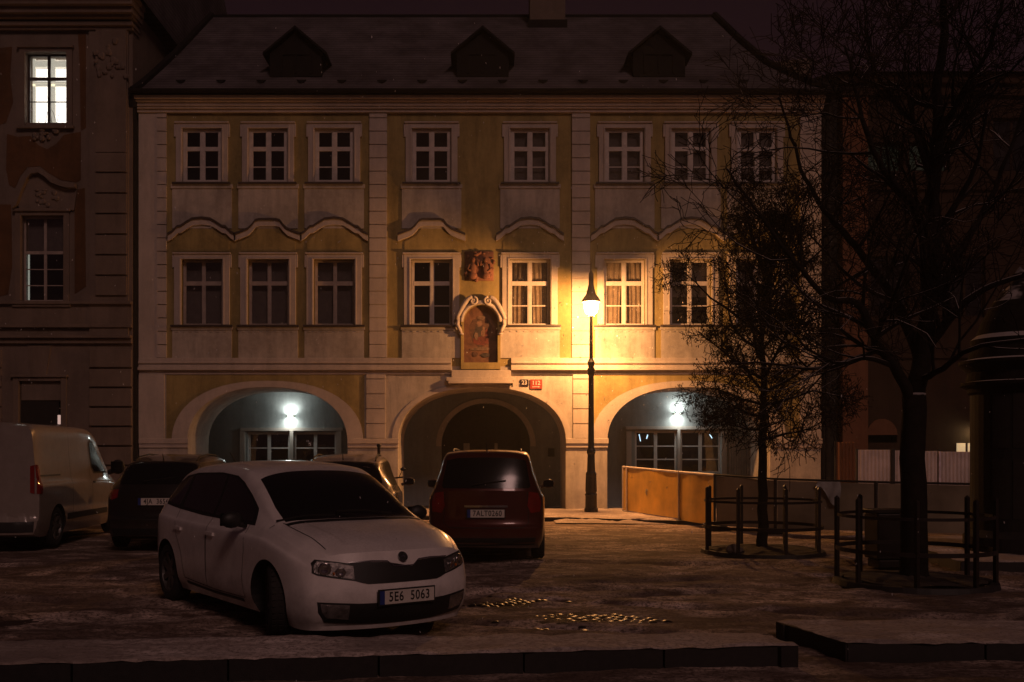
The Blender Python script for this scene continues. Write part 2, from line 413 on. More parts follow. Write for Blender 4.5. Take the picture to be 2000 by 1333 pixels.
def setts():
    """bare wet granite setts where the snow has melted"""
    from mathutils import noise as mn
    m, t, b = nt('wet setts'); v = coords(t)
    t.links.new(ramp(t, noise(t, 9, 4, .6, v).outputs[0], [(.3, (.012,.009,.007)), (.7, (.03,.02,.014))]).outputs[0], b.inputs['Base Color'])
    b.inputs['Roughness'].default_value = .36; b.inputs['Specular IOR Level'].default_value = .30
    bump(t, b, noise(t, 22, 4, .6, v).outputs[0], .5, .006)
    mb = MB(); rr = random.Random(31)
    for j in range(34):
        for i in range(40):
            x = -.35 + i*.098 + (j % 2)*.045 + rr.uniform(-.008, .008); y = 8.85 + j*.098 + .05*math.sin(i*.45) + rr.uniform(-.014, .014)
            d = math.hypot((x-.92)/1.05, (y-9.55)/.62); d2 = math.hypot((x-.25)/.6, (y-10.9)/.5)
            e = min(d, d2) + .9*mn.noise(Vector((x*1.5, y*2.2, 2))) + .55*mn.noise(Vector((x*5, y*7, 2)))
            if e > .62 : continue
            tx, ty = rr.gauss(0, .08), rr.gauss(.01, .08); s_ = .047; n = 5; zc = -.031 - .010*max(0, e) + rr.uniform(-.004, .004); vs = []
            for a in range(n+1):
                for c in range(n+1):
                    u, w_ = a/n*2-1, c/n*2-1; k = 1-.12*(u*u*w_*w_)
                    vs.append((x+u*s_*k, y+w_*s_*k, zc + .010*(1-u**4)*(1-w_**4) + .004*(1-u*u)*(1-w_*w_) + tx*u*s_ + ty*w_*s_))
            mb.add(vs, [(a*(n+1)+c, (a+1)*(n+1)+c, (a+1)*(n+1)+c+1, a*(n+1)+c+1) for a in range(n) for c in range(n)])
    o = mb.build('wet_setts', m, smooth=True); tag(o, kind='structure')
setts()

def snow_slab(name, poly, z0, z1, label=None, seed=0, bumpz=.02, joints=1.0, step=.1):
    """raised slab: granite side faces with joints and a lumpy snow top; poly in x,y counter clockwise"""
    from mathutils import noise as mn
    root = MB()
    n = len(poly)
    for i in range(n):                                   # kerb stones one by one round the edge
        a = Vector(poly[i]); b = Vector(poly[(i+1) % n]); L = (b-a).length
        if L > 40: pass
        d = (b-a)/L; nrm = Vector((d.y, -d.x)); k = max(1, int(L/joints))
        for j in range(k):
            p = a + d*(L*j/k + .008); q = a + d*(L*(j+1)/k - .008)
            jit = .03*mn.noise(Vector((j*1.7+.3, seed, i)))
            w_ = .16
            vs = [(*(p + nrm*jit), z0-.1), (*(q + nrm*jit), z0-.1), (*(q - nrm*w_), z0-.1), (*(p - nrm*w_), z0-.1)]
            vs += [(v[0], v[1], z1 + jit*.5) for v in vs]
            root.add(vs, [(0,1,5,4),(1,2,6,5),(2,3,7,6),(3,0,4,7),(4,5,6,7)])
    kerb = root.build(name, M['kerb']); tag(kerb, kind='structure')
    xs0 = min(p[0] for p in poly); xs1 = max(p[0] for p in poly); ys0 = min(p[1] for p in poly); ys1 = max(p[1] for p in poly)
    bm = bmesh.new(); f = bm.faces.new([bm.verts.new((p[0], p[1], z1)) for p in poly])
    def cut(co, no):
        bmesh.ops.bisect_plane(bm, geom=bm.verts[:]+bm.edges[:]+bm.faces[:], plane_co=co, plane_no=no)
    x = xs0 + step
    while x < xs1: cut((x, 0, 0), (1, 0, 0)); x += step
    y = ys0 + step*.5
    while y < ys1: cut((0, y, 0), (0, 1, 0)); y += step*.5
    bd = set()
    for e in bm.edges:
        if e.is_boundary: bd.update(e.verts)
    for v in bm.verts:
        if v in bd:
            v.co.z = z1 + .004
            c = Vector(((xs0+xs1)/2, (ys0+ys1)/2, v.co.z)); 
        else:
            v.co.z = z1 + .018 + bumpz*(mn.noise(Vector((v.co.x*2.2, v.co.y*3.5, seed))) + .6*mn.noise(Vector((v.co.x*7, v.co.y*9, seed))))
    for v in bd:
        v.co.x += .03*mn.noise(Vector((v.co.x*4, v.co.y*4, 1+seed))); v.co.z += .012*mn.noise(Vector((v.co.x*9, v.co.y*9, 4))); v.co.y += .04*mn.noise(Vector((v.co.x*5, v.co.y*5, 2+seed)))
    me = bpy.data.meshes.new('snow_cover'); bm.to_mesh(me); bm.free(); me.materials.append(M['snow'])
    me.polygons.foreach_set('use_smooth', [True]*len(me.polygons))
    o = bpy.data.objects.new('snow_cover', me); sc.collection.objects.link(o); o.parent = kerb
    return kerb
snow_slab('kerb_island', [(-9, 6.18), (2.33, 7.62), (2.12, 8.12), (-9, 7.45)], 0, .115, seed=1)
snow_slab('plaza_kerb', [(2.72, 7.72), (9, 7.76), (9, 8.85), (2.47, 8.72)], 0, .11, seed=2)
snow_slab('pavement', [(1.9, 23.6), (4.2, 22.4), (14, 20.4), (14, 27.2), (-14, 27.2), (-14, 24.4), (-2, 24.2)], 0, .06, seed=3, bumpz=.03, step=.25)
# snow shovelled into a low bank along the pavement
def bank():
    from mathutils import noise as mn
    vs = []; nx, ny = 120, 9
    for j in range(ny+1):
        for i in range(nx+1):
            x = 1.55 + 3.2*i/nx; y = 22.9 + .95*j/ny - .28*(x-1.55)*.6
            e = math.sin(math.pi*j/ny)*min(1, i/8, (nx-i)/8)
            vs.append((x, y, .0 + e*(.05 + .05*mn.noise(Vector((x*2.6, y*2, 4))) + .03*mn.noise(Vector((x*9, y*8, 4)))) - .01))
    fs = [(j*(nx+1)+i, j*(nx+1)+i+1, (j+1)*(nx+1)+i+1, (j+1)*(nx+1)+i) for j in range(ny) for i in range(nx)]
    o = MB().add(vs, fs).build('snow_bank', M['snow'], smooth=True)
    tag(o, kind='structure')
bank()
# far kerb by the advertising column
snow_slab('column_kerb', [(6.2, 13.4), (12, 13.0), (12, 17.5), (6.9, 17.5)], 0, .12, seed=5, step=.25)

# ================================================================ arcade house
house = empty('arcade_house', (0, D, 0), label='cream and ochre house with three ground floor arches and a snow dusted roof', cat='house')
def hp(mb, name, mat, smooth=False, parent=None, bevel=0):
    """build in world coordinates, parent to the house keeping place"""
    o = mb.build(name, mat, smooth=smooth, bevel=bevel)
    p = parent or house
    o.parent = p
    o.matrix_parent_inverse = WM(p).inverted()
    return o
def WM(o):
    m = Matrix.LocRotScale(o.location, o.rotation_euler, o.scale)
    if o.parent: m = WM(o.parent) @ o.matrix_parent_inverse @ m
    return m

XL, XR = F(272), F(1603)
ZS = G(716)                       # top of the ground storey wall
ZT = G(196)
UP = [395, 524, 653, 843, 1035, 1220, 1349, 1478]      # window axes
def rect(x0, x1, z0, z1): return [(x0, z0), (x1, z0), (x1, z1), (x0, z1)]
# upper wall with 16 window openings and the niche
holes = []
for c in UP:
    holes.append(rect(F(c-40), F(c+40), G(358), G(250)))
    holes.append(rect(F(c-41), F(c+41), G(636), G(506)))
NX0, NX1 = F(906), F(972); NXC = (NX0+NX1)/2; NR = (NX1-NX0)/2
def niche(r, zspring, zbot, xc=NXC, n=14):
    return [(xc-r, zbot), (xc+r, zbot)] + [(xc + r*math.cos(math.pi*k/n), zspring + r*math.sin(math.pi*k/n)) for k in range(n+1)]
NSP = G(597) - NR
holes.append(niche(NR, NSP, G(710)))
mb = MB(); mb.prism(rect(XL, XR, ZS, ZT), holes, D, D+.45); hp(mb, 'upper_wall', M['yellow'])
# ground storey: deep piers with three basket arches
def arch(xc, hw, zs, rise, n=28, z0=-.1, e=2.3):
    pts = [(xc-hw, z0)]
    for k in range(n+1):
        a = math.pi - math.pi*k/n
        c, s = math.cos(a), math.sin(a)
        pts.append((xc + hw*math.copysign(abs(c)**(2/e), c), zs + rise*abs(s)**(2/e)))
    pts.append((xc+hw, z0)); return pts
ARCH = [(F(523), F(679)-F(523), G(868), G(757)-G(868)),
        (F(941), F(1105)-F(941), G(866), G(757)-G(866)),
        (F(1345), F(1345)-F(1186), G(866), G(757)-G(866))]
TK = 2.0
outer = [(XL, -.1)]
for a in ARCH: outer += arch(*a)
outer += [(XR, -.1), (XR, ZS), (XL, ZS)]
mb = MB(); mb.prism(outer, [], D, D+TK); hp(mb, 'ground_wall', M['white'])
# pier jambs narrower than the arches (central arch): slim inner pilasters under the springing
# archivolts
for i, a in enumerate(ARCH):
    if i == 1: bw, pr = .0, 0
    xc, hw, zs, rise = a
    o_ = arch(xc, hw+.42, zs, rise+.17)[1:-1]; in_ = arch(xc, hw+.005, zs, rise+.005)[1:-1]
    if i == 1: o_ = arch(xc, hw+.16, zs, rise+.10)[1:-1]
    mb = MB(); mb.prism(o_ + in_[::-1], [], D-(.05 if i != 1 else .03), D-.001); hp(mb, 'archivolt', M['trim'])
# ochre spandrel fields beside the outer arches
for (x0, x1, a) in ((325, 712, ARCH[0]), (1160, 1560, ARCH[2])):
    xc, hw, zs, rise = a
    ar = arch(xc, hw+.425, zs, rise+.175)[1:-1]
    poly = [(F(x0), zs+.02)] + [(max(F(x0), min(F(x1), p[0])), max(p[1], zs+.02)) for p in ar] + [(F(x1), zs+.02), (F(x1), G(732)), (F(x0), G(732))]
    q = [poly[0]]
    for p in poly[1:]:
        if (Vector(p)-Vector(q[-1])).length > .01: q.append(p)
    mb = MB(); mb.prism(q, [], D-.012, D-.001); hp(mb, 'spandrel_field', M['yellow'])
# impost bands
for x0, x1 in ((272, 367), (679, 777), (1105, 1186), (1504, 1603)):
    mb = MB(); mb.box(F(x0), F(x1)+.03, D-.07, D-.001, G(867), G(857)); mb.box(F(x0), F(x1)+.015, D-.04, D-.001, G(875), G(867)+.0)
    hp(mb, 'impost_band', M['trim'], bevel=.01)
# pilasters with rusticated joints
for (x0, x1, y0, y1, kind) in ((272, 326, 700, 222, 0), (722, 756, 700, 222, 1), (1117, 1152, 700, 222, 1), (1562, 1603, 700, 222, 0),
                          (272, 322, 857, 732, 2), (716, 753, 857, 732, 1), (1119, 1157, 857, 732, 1), (1562, 1603, 857, 732, 2)):
    mb = MB(); z0, z1 = G(y0), G(y1); hgt = (26 if y0 < 800 else 29)*.0135
    if kind == 2: mb.box(F(x0), F(x1), D-.05, D-.001, z0, z1)
    elif kind == 0:
        mb.box(F(x0), F(x1-18 if x0 < 900 else x1), D-.05, D-.001, z0, z1)
        if x0 < 900:
            z = z0
            while z < z1-.05: mb.box(F(x1-18)+.001, F(x1), D-.06, D-.001, z+.012, min(z1, z+hgt)-.012); z += hgt
    else:
        z = z0
        while z < z1-.05: mb.box(F(x0), F(x1), D-.06, D-.001, z+.014, min(z1, z+hgt*1.0)-.014); z += hgt
        mb.box(F(x0)+.01, F(x1)-.01, D-.035, D-.001, z0, z1)
    hp(mb, 'pilaster', M['trim'])
# string course (broken by the niche base) and cornice
mb = MB()
for x0, x1 in ((272, 882), (998, 1603)):
    mb.box(F(x0), F(x1), D-.07, D-.001, G(718), G(700)); mb.box(F(x0), F(x1), D-.11, D-.0705, G(711), G(707))
    mb.box(F(x0), F(x1), D-.14, D-.001, G(724), G(718)-.001); mb.box(F(x0), F(x1), D-.04, D-.001, G(732), G(724)-.001)
mb.box(F(872), F(1004), D-.16, D-.001, G(745), G(738)); mb.box(F(882), F(998), D-.12, D-.001, G(738)-.0+.001, G(724)); mb.box(F(876), F(1002), D-.2, D-.001, G(750), G(745)-.001)
hp(mb, 'string_course', M['trim'], bevel=.008)
mb = MB()
for y0, y1, p in ((222, 216, .10), (216, 212, .16), (212, 205, .20), (205, 201, .27), (201, 194, .34)):
    mb.box(XL-.03, XR+.03, D-p, D+.1, G(y0)+.001, G(y1))
hp(mb, 'cornice', M['trim'], bevel=.012)

def window(c, yt, yb, hw, rec, lower, sash, cover, idx):
    x0, x1, z0, z1 = F(c-hw), F(c+hw), G(yb), G(yt); y = D
    # surround
    mb = MB(); sw = .17 if not lower else .19
    t_ = .055
    mb.box(x0-sw, x0-.001, y-t_, y-.001, z0, z1+.13); mb.box(x1+.001, x1+sw, y-t_, y-.001, z0, z1+.13)
    mb.box(x0-.0, x1+.0, y-t_, y-.001, z1+.001, z1+.13)
    mb.box(x0-sw-.03, x1+sw+.03, y-t_-.04, y-.001, z1+.131, z1+.17)
    for s in (-1, 1):                                    # little ears at the top corners
        xe = x0-sw if s < 0 else x1+sw
        mb.box(min(xe, xe+s*.05), max(xe, xe+s*.05), y-t_+.006, y-.001, z1-.22, z1+.12)
    mb.box(x0-.05, x0-.02, y-t_-.02, y-t_+.001, z0, z1+.03); mb.box(x1+.02, x1+.05, y-t_-.02, y-t_+.001, z0, z1+.03)
    mb.box(x0-.02, x1+.02, y-t_-.02, y-t_+.001, z1+.0, z1+.03)
    wdo = hp(mb, 'window', M['trim'], bevel=.006)
    # sash
    ys = y+rec; fr = .085 if not lower else .055; mu = .05 if not lower else (.03 if idx < 3 else .04)
    tr = z1 - (z1-z0)*(.37 if not lower else .355)
    mb = MB()
    mb.box(x0, x0+fr, ys, ys+.06, z0, z1); mb.box(x1-fr, x1, ys, ys+.06, z0, z1)
    mb.box(x0+fr, x1-fr, ys, ys+.06, z1-fr, z1); mb.box(x0+fr, x1-fr, ys, ys+.06, z0, z0+fr*.9)
    xc = (x0+x1)/2
    mb.box(xc-mu, xc+mu, ys-.004, ys+.055, z0+fr*.9, z1-fr)
    for a, b in ((x0+fr, xc-mu), (xc+mu, x1-fr)):
        mb.box(a, b, ys-.006, ys+.055, tr-.055, tr+.055)
        zz = z0 + (tr-z0)*.47
        if not lower or idx >= 3: mb.box(a, b, ys+.012, ys+.045, zz-.014, zz+.014)
        for (p, q) in ((z0+fr*.9, tr-.055), (tr+.055, z1-fr)):      # inner casement edge
            mb.box(a, a+.02, ys+.008, ys+.05, p, q); mb.box(b-.02, b, ys+.008, ys+.05, p, q)
    hp(mb, 'sash', sash, parent=wdo)
    mb = MB(); mb.box(x0+.02, x1-.02, ys+.028, ys+.032, z0+.02, z1-.02); hp(mb, 'pane', M['glass'], parent=wdo)
    mb = MB()
    mb.box(x0-sw-.08, x1+sw+.08, y-.13, y-.0565, z0-.055, z0-.012); mb.box(x0-.0, x1+.0, y-.056, y+rec, z0-.05, z0)
    mb.box(x0-sw-.06, x1+sw+.06, y-.0565, y-.001, z0-.05, z0-.012)
    hp(mb, 'sill', M['sill'], parent=wdo)
    if cover == 'blind':
        mb = MB(); mb.box(x0+.05, x1-.05, ys+.16, ys+.17, z0+.02, z1-.02); hp(mb, 'blind', M['blind'], parent=wdo)
    if cover == 'half':
        mb = MB(); mb.box(x0+.05, x1-.05, ys+.16, ys+.17, z0+.45*(z1-z0), z1-.02); hp(mb, 'blind', M['blind'], parent=wdo)
    if cover == 'curtain':
        vs = []; n = 60
        for half in (0, 1):
            o0 = len(vs)
        mb = MB()
        for half in (0, 1):
            vs = []
            for i in range(n+1):
                u = i/n
                for k in range(5):
                    h_ = k/4
                    wd = .74 + .18*h_**2
                    xx = x0+.04 + u*wd*(xc-x0) if half == 0 else x1-.04 - u*wd*(x1-xc)
                    vs.append((xx, ys+.17+.022*math.sin(u*22+half+h_*.5), z0+.02 + h_*(z1-z0-.05)))
            mb.add(vs, [(i*5+k, (i+1)*5+k, (i+1)*5+k+1, i*5+k+1) for i in range(n) for k in range(4)])
        hp(mb, 'curtain', M['curtain'], smooth=True, parent=wdo)
    # apron panel below
    za0, za1 = (G(430), G(369)) if not lower else (G(700), G(645))
    if not lower: za0 = G(447)
    mb = MB(); mb.box(F(c-58), F(c+58), y-.03, y-.001, za0+.001, za1)
    if lower:
        for k in range(8): mb.box(F(c-52)+k*.18, F(c-52)+k*.18+.09, y-.05, y-.0305, za1-.055, za1-.025)
    mb.box(F(c-60), F(c+60), y-.06, y-.001, za1+.001, z0-.056)
    hp(mb, 'apron_panel', M['white'], parent=wdo)
    if lower:                                            # curved hood mould over the window
        flat = idx in (1, 3)
        prof = [(-66, 461), (-57, 456), (-47, 446), (-40, 445), (-30, 438), (-18, 431), (0, 429), (18, 431), (30, 438), (40, 445), (47, 446), (57, 456), (66, 461)] if not flat else \
               [(-66, 461), (-50, 455), (-38, 450), (-30, 442), (-24, 434), (-16, 432), (0, 432), (16, 432), (24, 434), (30, 442), (38, 450), (50, 455), (66, 461)]
        def strip(w0, w1, d0, d1, mat, nm):
            m2 = MB()
            top = [(F(c+px), G(py)-w0) for px, py in prof]; bot = [(F(c+px), G(py)-w1) for px, py in prof]
            m2.prism(top + bot[::-1], [], y-d1, y-d0); return hp(m2, nm, mat, parent=wdo)
        strip(0, .15, .001, .075, M['trim'], 'hood_mould')
        strip(-.055, -.002, .001, .12, M['sill'], 'hood_cap')
        m2 = MB()
        pr2 = [(F(c+px*.8), G(py)-.161) for px, py in prof]
        m2.prism([(F(c-53), G(492))] + pr2 + [(F(c+53), G(492))], [], y-.02, y-.001); hp(m2, 'hood_field', M['yellow'], parent=wdo)
    tag(wdo)
    return wdo
cov_u = [None, None, None, None, 'blind', 'blind', 'blind', 'blind']
cov_l = ['blind', 'blind', 'blind', None, 'curtain', 'curtain', 'half', 'blind']
for i, c in enumerate(UP):
    window(c, 252, 357, 38, .03, False, M['sash'], cov_u[i], i)
    window(c, 507, 635, 40, .14, True, M['sashb'] if i < 3 else M['sash'], cov_l[i], i)

# shell, dark rooms, arcade interior
mb = MB(); mb.box(XL, XL+.3, D+.45, D+12, ZS, ZT); mb.box(XR-.3, XR, D+.45, D+12, ZS, ZT); mb.box(XL, XR, D+12, D+12.3, 0, ZT)
mb.box(XL, XL+.2, D+TK, D+12, 0, ZS-.001); mb.box(XR-.2, XR, D+TK, D+12, 0, ZS-.001)
hp(mb, 'side_wall', M['gap'])
mb = MB(); mb.box(XL+.31, XR-.31, D+1.2, D+1.25, ZS, ZT-.01); hp(mb, 'interior_wall', M['room'])
YB = 30.9
def fx(x): return PX(x, YB)
def fz(y): return PZ(y, YB)
CEIL = 3.62
# back wall of the arcade with openings for windows and the gate
bx_holes = [rect(fx(484), fx(566), fz(930), fz(845)), rect(fx(574), fx(657), fz(930), fz(845)),
            rect(fx(1240), fx(1322), fz(925), fz(842)), rect(fx(1329), fx(1408), fz(925), fz(842))]
gate_c = fx(949); gate_hw = fx(1036)-fx(949)
gate = arch(gate_c, gate_hw, fz(872), fz(788)-fz(872), z0=-.1, e=2.05)
outer = [(XL+.2, -.1)] + gate + [(XR-.2, -.1), (XR-.2, CEIL+.3), (XL+.2, CEIL+.3)]
mb = MB(); mb.prism(outer, bx_holes, YB, YB+.4); hp(mb, 'arcade_back_wall', M['greyp'])
mb = MB(); mb.box(XL+.21, XR-.21, D+TK+.001, YB-.002, CEIL+.001, CEIL+.2); hp(mb, 'arcade_ceiling', M['greyp'])
for bx in ((fx(470), fx(670), YB-.05, YB-.001, fz(842), fz(836)), (fx(566)+.01, fx(574)-.01, YB-.06, YB-.001, .1, fz(842)-.001),
           (fx(1222), fx(1425), YB-.05, YB-.001, fz(839), fz(833)), (fx(1322)+.01, fx(1329)-.01, YB-.06, YB-.001, .1, fz(839)-.001),
           *[(fx(x-5), fx(x+5), YB-.045, YB-.001, .1, fz(843)) for x in (474, 662, 1228, 1414)]):
    mb = MB(); mb.box(*bx); hp(mb, 'arcade_window_trim', M['trim'])
for (x0, x1, y0, y1) in ((484, 566, 930, 845), (574, 657, 930, 845), (1240, 1322, 925, 842), (1329, 1408, 925, 842)):
    a, b, z0, z1 = fx(x0), fx(x1), fz(y0), fz(y1); y = YB+.06
    mb = MB(); fr = .06; xc = (a+b)/2
    mb.box(a, a+fr, y, y+.05, z0, z1); mb.box(b-fr, b, y, y+.05, z0, z1); mb.box(a+fr, b-fr, y, y+.05, z1-fr, z1); mb.box(a+fr, b-fr, y, y+.05, z0, z0+fr)
    mb.box(xc-.05, xc+.05, y-.004, y+.046, z0+fr, z1-fr)
    for p, q in ((a+fr, xc-.05), (xc+.05, b-fr)):
        for k in (1, 2): 
            zz = z1-fr - (z1-z0-2*fr)*k/2.9; mb.box(p, q, y+.008, y+.04, zz-.018, zz+.018)
    o = hp(mb, 'arcade_window', M['sash'])
    mb = MB(); mb.box(a+.02, b-.02, y+.02, y+.024, z0+.02, z1-.02); hp(mb, 'pane', M['glass'], parent=o)
    mb = MB(); mb.box(a-.1, b+.1, YB+.7, YB+.72, z0-.1, z1+.1); hp(mb, 'room_back', M['room'], parent=o)
# lights inside the right hand shop seen through the glass
mb = MB(); mb.tube([(fx(1256), YB+.5, fz(862)), (fx(1253), YB+.5, fz(848))], .012, 6); mb.tube([(fx(1268), YB+.5, fz(857)), (fx(1270), YB+.5, fz(849))], .016, 6)
mb.tube([(fx(1398), YB+.5, fz(856)), (fx(1393), YB+.5, fz(848))], .014, 6)
o = mb.build('shop_light_tube', glow('cold tube light', (.55, .8, 1), 3)); tag(o, 'cold light tubes glowing inside the window of the right arch', 'light')
# gate leaf
mb = MB(); mb.box(gate_c-gate_hw-.2, gate_c-.012, YB+.3, YB+.36, -.1, fz(788)+.1); mb.box(gate_c+.012, gate_c+gate_hw+.2, YB+.3, YB+.36, -.1, fz(788)+.1)
for k in range(-3, 4):
    if k: mb.box(gate_c+k*.35-.03, gate_c+k*.35+.03, YB+.27, YB+.2995, 0, fz(790))
for z in (.25, 1.1, 1.95): mb.box(gate_c-gate_hw-.1, gate_c-.02, YB+.255, YB+.2695, z, z+.12); mb.box(gate_c+.02, gate_c+gate_hw+.1, YB+.255, YB+.2695, z, z+.12)
hp(mb, 'gate', M['wood'])
mb = MB(); mb.prism(arch(gate_c, gate_hw+.16, fz(872), fz(788)-fz(872)+.14, e=2.05)[1:-1] + arch(gate_c, gate_hw+.003, fz(872), fz(788)-fz(872)+.003, e=2.05)[1:-1][::-1], [], YB-.05, YB-.001); hp(mb, 'gate_surround', M['trim'])
# slatted door panel in the right bay
mb = MB()
for k in range(12): mb.box(fx(1424)+k*.075, fx(1424)+k*.075+.055, YB-.04, YB-.001, .1, fz(852))
hp(mb, 'slatted_door', M['sashb'])

# ---- roof
EY, EZ = D-.36, G(190)
RD, PIT = 5.0, .84
RY, RZ = EY+RD, EZ+RD*PIT
def rp(x, d): return (x, EY+d, EZ+d*PIT + (.10*math.exp(-d/.5)-.10 if d < 3 else -.10)*1.0)
left_v = [(-9.22, 0), (-9.02, 1.2), (-8.78, 2.6), (-8.5, RD)]
right_v = [(9.22, 0), (8.75, .45), (8.36, .95), (7.80, 1.8), (7.42, 3.2), (7.05, RD)]
mb = MB()
ds = [0, .2, .45, .7, .95, 1.3, 1.8, 2.4, 3.2, 4.1, RD]
def ip(tab, d):
    for (a, da), (b, db) in zip(tab, tab[1:]):
        if da <= d <= db: return a + (b-a)*(d-da)/(db-da)
rows = []; NXR = 40
for d in ds:
    a, b = ip(left_v, d), ip(right_v, d); rows.append([rp(a+(b-a)*i/NXR, d) for i in range(NXR+1)])
vs = [v for r in rows for v in r]; W1 = NXR+1
mb.add(vs, [(j*W1+i, j*W1+i+1, (j+1)*W1+i+1, (j+1)*W1+i) for j in range(len(ds)-1) for i in range(NXR)])
vb = [(x, 2*RY-y, z) for x, y, z in vs]
mb.add(vb, [(j*W1+i, (j+1)*W1+i, (j+1)*W1+i+1, j*W1+i+1) for j in range(len(ds)-1) for i in range(NXR)])
for col in (0, NXR):
    pts = [rows[j][col] for j in range(len(ds))]; bk = [(x, 2*RY-y, z) for x, y, z in pts]
    n = len(pts); mb.add(pts+bk, [(j, j+1, n+j+1, n+j) for j in range(n-1)])
roof = hp(mb, 'roof', M['roof'])
for c_ in (0, -1):
    mb = MB(); mb.tube([Vector(rows[j][c_])+Vector((0,-.03,.04)) for j in range(len(ds))], .10, 6); hp(mb, 'verge', M['slate'], parent=roof)
mb = MB(); mb.tube([rows[-1][0], rows[-1][-1]], .07, 6); hp(mb, 'ridge_cap', M['slate'], parent=roof)
# gutter
prof = [(math.cos(a)*.085, math.sin(a)*.085) for a in np.linspace(math.pi, 2*math.pi, 9)]
vs = []
for x in (-9.25, 9.22):
    for p, q in prof: vs.append((x, EY-.09+p, EZ+.04+q))
    for p, q in prof[::-1]: vs.append((x, EY-.09+p*.85, EZ+.05+q*.85))
k = len(vs)//2
mb = MB(); mb.add(vs, [(i, (i+1) % k, k+(i+1) % k, k+i) for i in range(k)] + [tuple(range(k)), tuple(range(k, 2*k))]); mb.box(-9.2, 9.2, EY-.01, D-.3, G(195), EZ+.0)
hp(mb, 'gutter', M['slate'])
# snow guards
gm = MB(); gm.add([(-.13,0,.06),(.13,0,.06),(0,0,-.05),(-.13,.05,.06),(.13,.05,.06),(0,.05,-.05)], [(0,1,2),(3,5,4),(0,2,5,3),(1,4,5,2),(0,3,4,1)])
g0 = None
for k in range(16):
    px = 352 + 78.7*k; d = .62; p = rp(PX(px, EY+d), d)
    if k == 0: g0 = hp(gm, 'snow_guard', M['slate'], parent=roof); g = g0
    else: g = g0.copy(); sc.collection.objects.link(g)
    g.location = (p[0], p[1], p[2]+.04)
# dormers
for k, xc in enumerate((-5.14, -.1, 4.66)):
    Y0 = 27.62; zb = 11.70; hw = .70; ze = 12.36; za = 12.92; dp = 2.0
    mb = MB(); mb.prism([(xc-hw, zb), (xc+hw, zb), (xc+hw, ze), (xc, za), (xc-hw, ze)], [], Y0, Y0+dp); dm = hp(mb, 'dormer', M['slate'], parent=roof)
    mb = MB()
    for s in (-1, 1):
        a = Vector((xc, 0, za+.10)); b = Vector((xc+s*(hw+.16), 0, ze-.06))
        mb.add([(a.x, Y0-.16, a.z), (b.x, Y0-.16, b.z), (b.x, Y0+dp, b.z), (a.x, Y0+dp, a.z), (a.x, Y0-.16, a.z-.07), (b.x, Y0-.16, b.z-.07), (b.x, Y0+dp, b.z-.07), (a.x, Y0+dp, a.z-.07)],
               [(0,1,2,3), (4,7,6,5), (0,4,5,1), (2,6,7,3), (1,5,6,2)])
    mb.box(xc-.42, xc-.36, Y0-.03, Y0-.001, zb+.08, ze-.02); mb.box(xc+.36, xc+.42, Y0-.03, Y0-.001, zb+.08, ze-.02); mb.box(xc-.03, xc+.03, Y0-.03, Y0-.001, zb+.08, ze-.02)
    mb.box(xc-.36, xc-.03, Y0-.03, Y0-.001, ze-.08, ze-.02); mb.box(xc+.03, xc+.36, Y0-.03, Y0-.001, ze-.08, ze-.02)
    o = mb.build('dormer_roof', M['slate']); o.parent = dm; o.matrix_parent_inverse = WM(dm).inverted()
# chimney
mb = MB(); Yc = RY-.75; a, b = PX(1035, Yc), PX(1104, Yc); mb.box(a, b, Yc, Yc+.9, PZ(42, Yc), PZ(-30, Yc)); mb.box(a-.05, b+.05, Yc-.05, Yc+.95, PZ(-30, Yc)+.001, PZ(-40, Yc))
ch = hp(mb, 'chimney', M['lbrown'], parent=roof)
mb = MB(); mb.box(a-.06, b+.06, Yc-.06, Yc-.001, PZ(50, Yc)-.1, PZ(40, Yc)); hp(mb, 'chimney_flashing', M['slate'], parent=roof)
# downpipe at the left edge with hopper
mb = MB(); xd = F(264)
mb.tube([(xd, D-.16, G(216)), (xd, D-.16, G(228)), (xd+.02, D-.14, G(245)), (xd, D-.14, .15)], .085, 10); mb.tube([(xd, D-.18, G(190)), (xd, D-.18, G(216))], [.17, .11], 10)
for y in (330, 520, 615, 800): mb.tube([(xd, D-.14, G(y)), (xd, D-.14, G(y+5))], .105, 10)
hp(mb, 'downpipe', M['slate'])

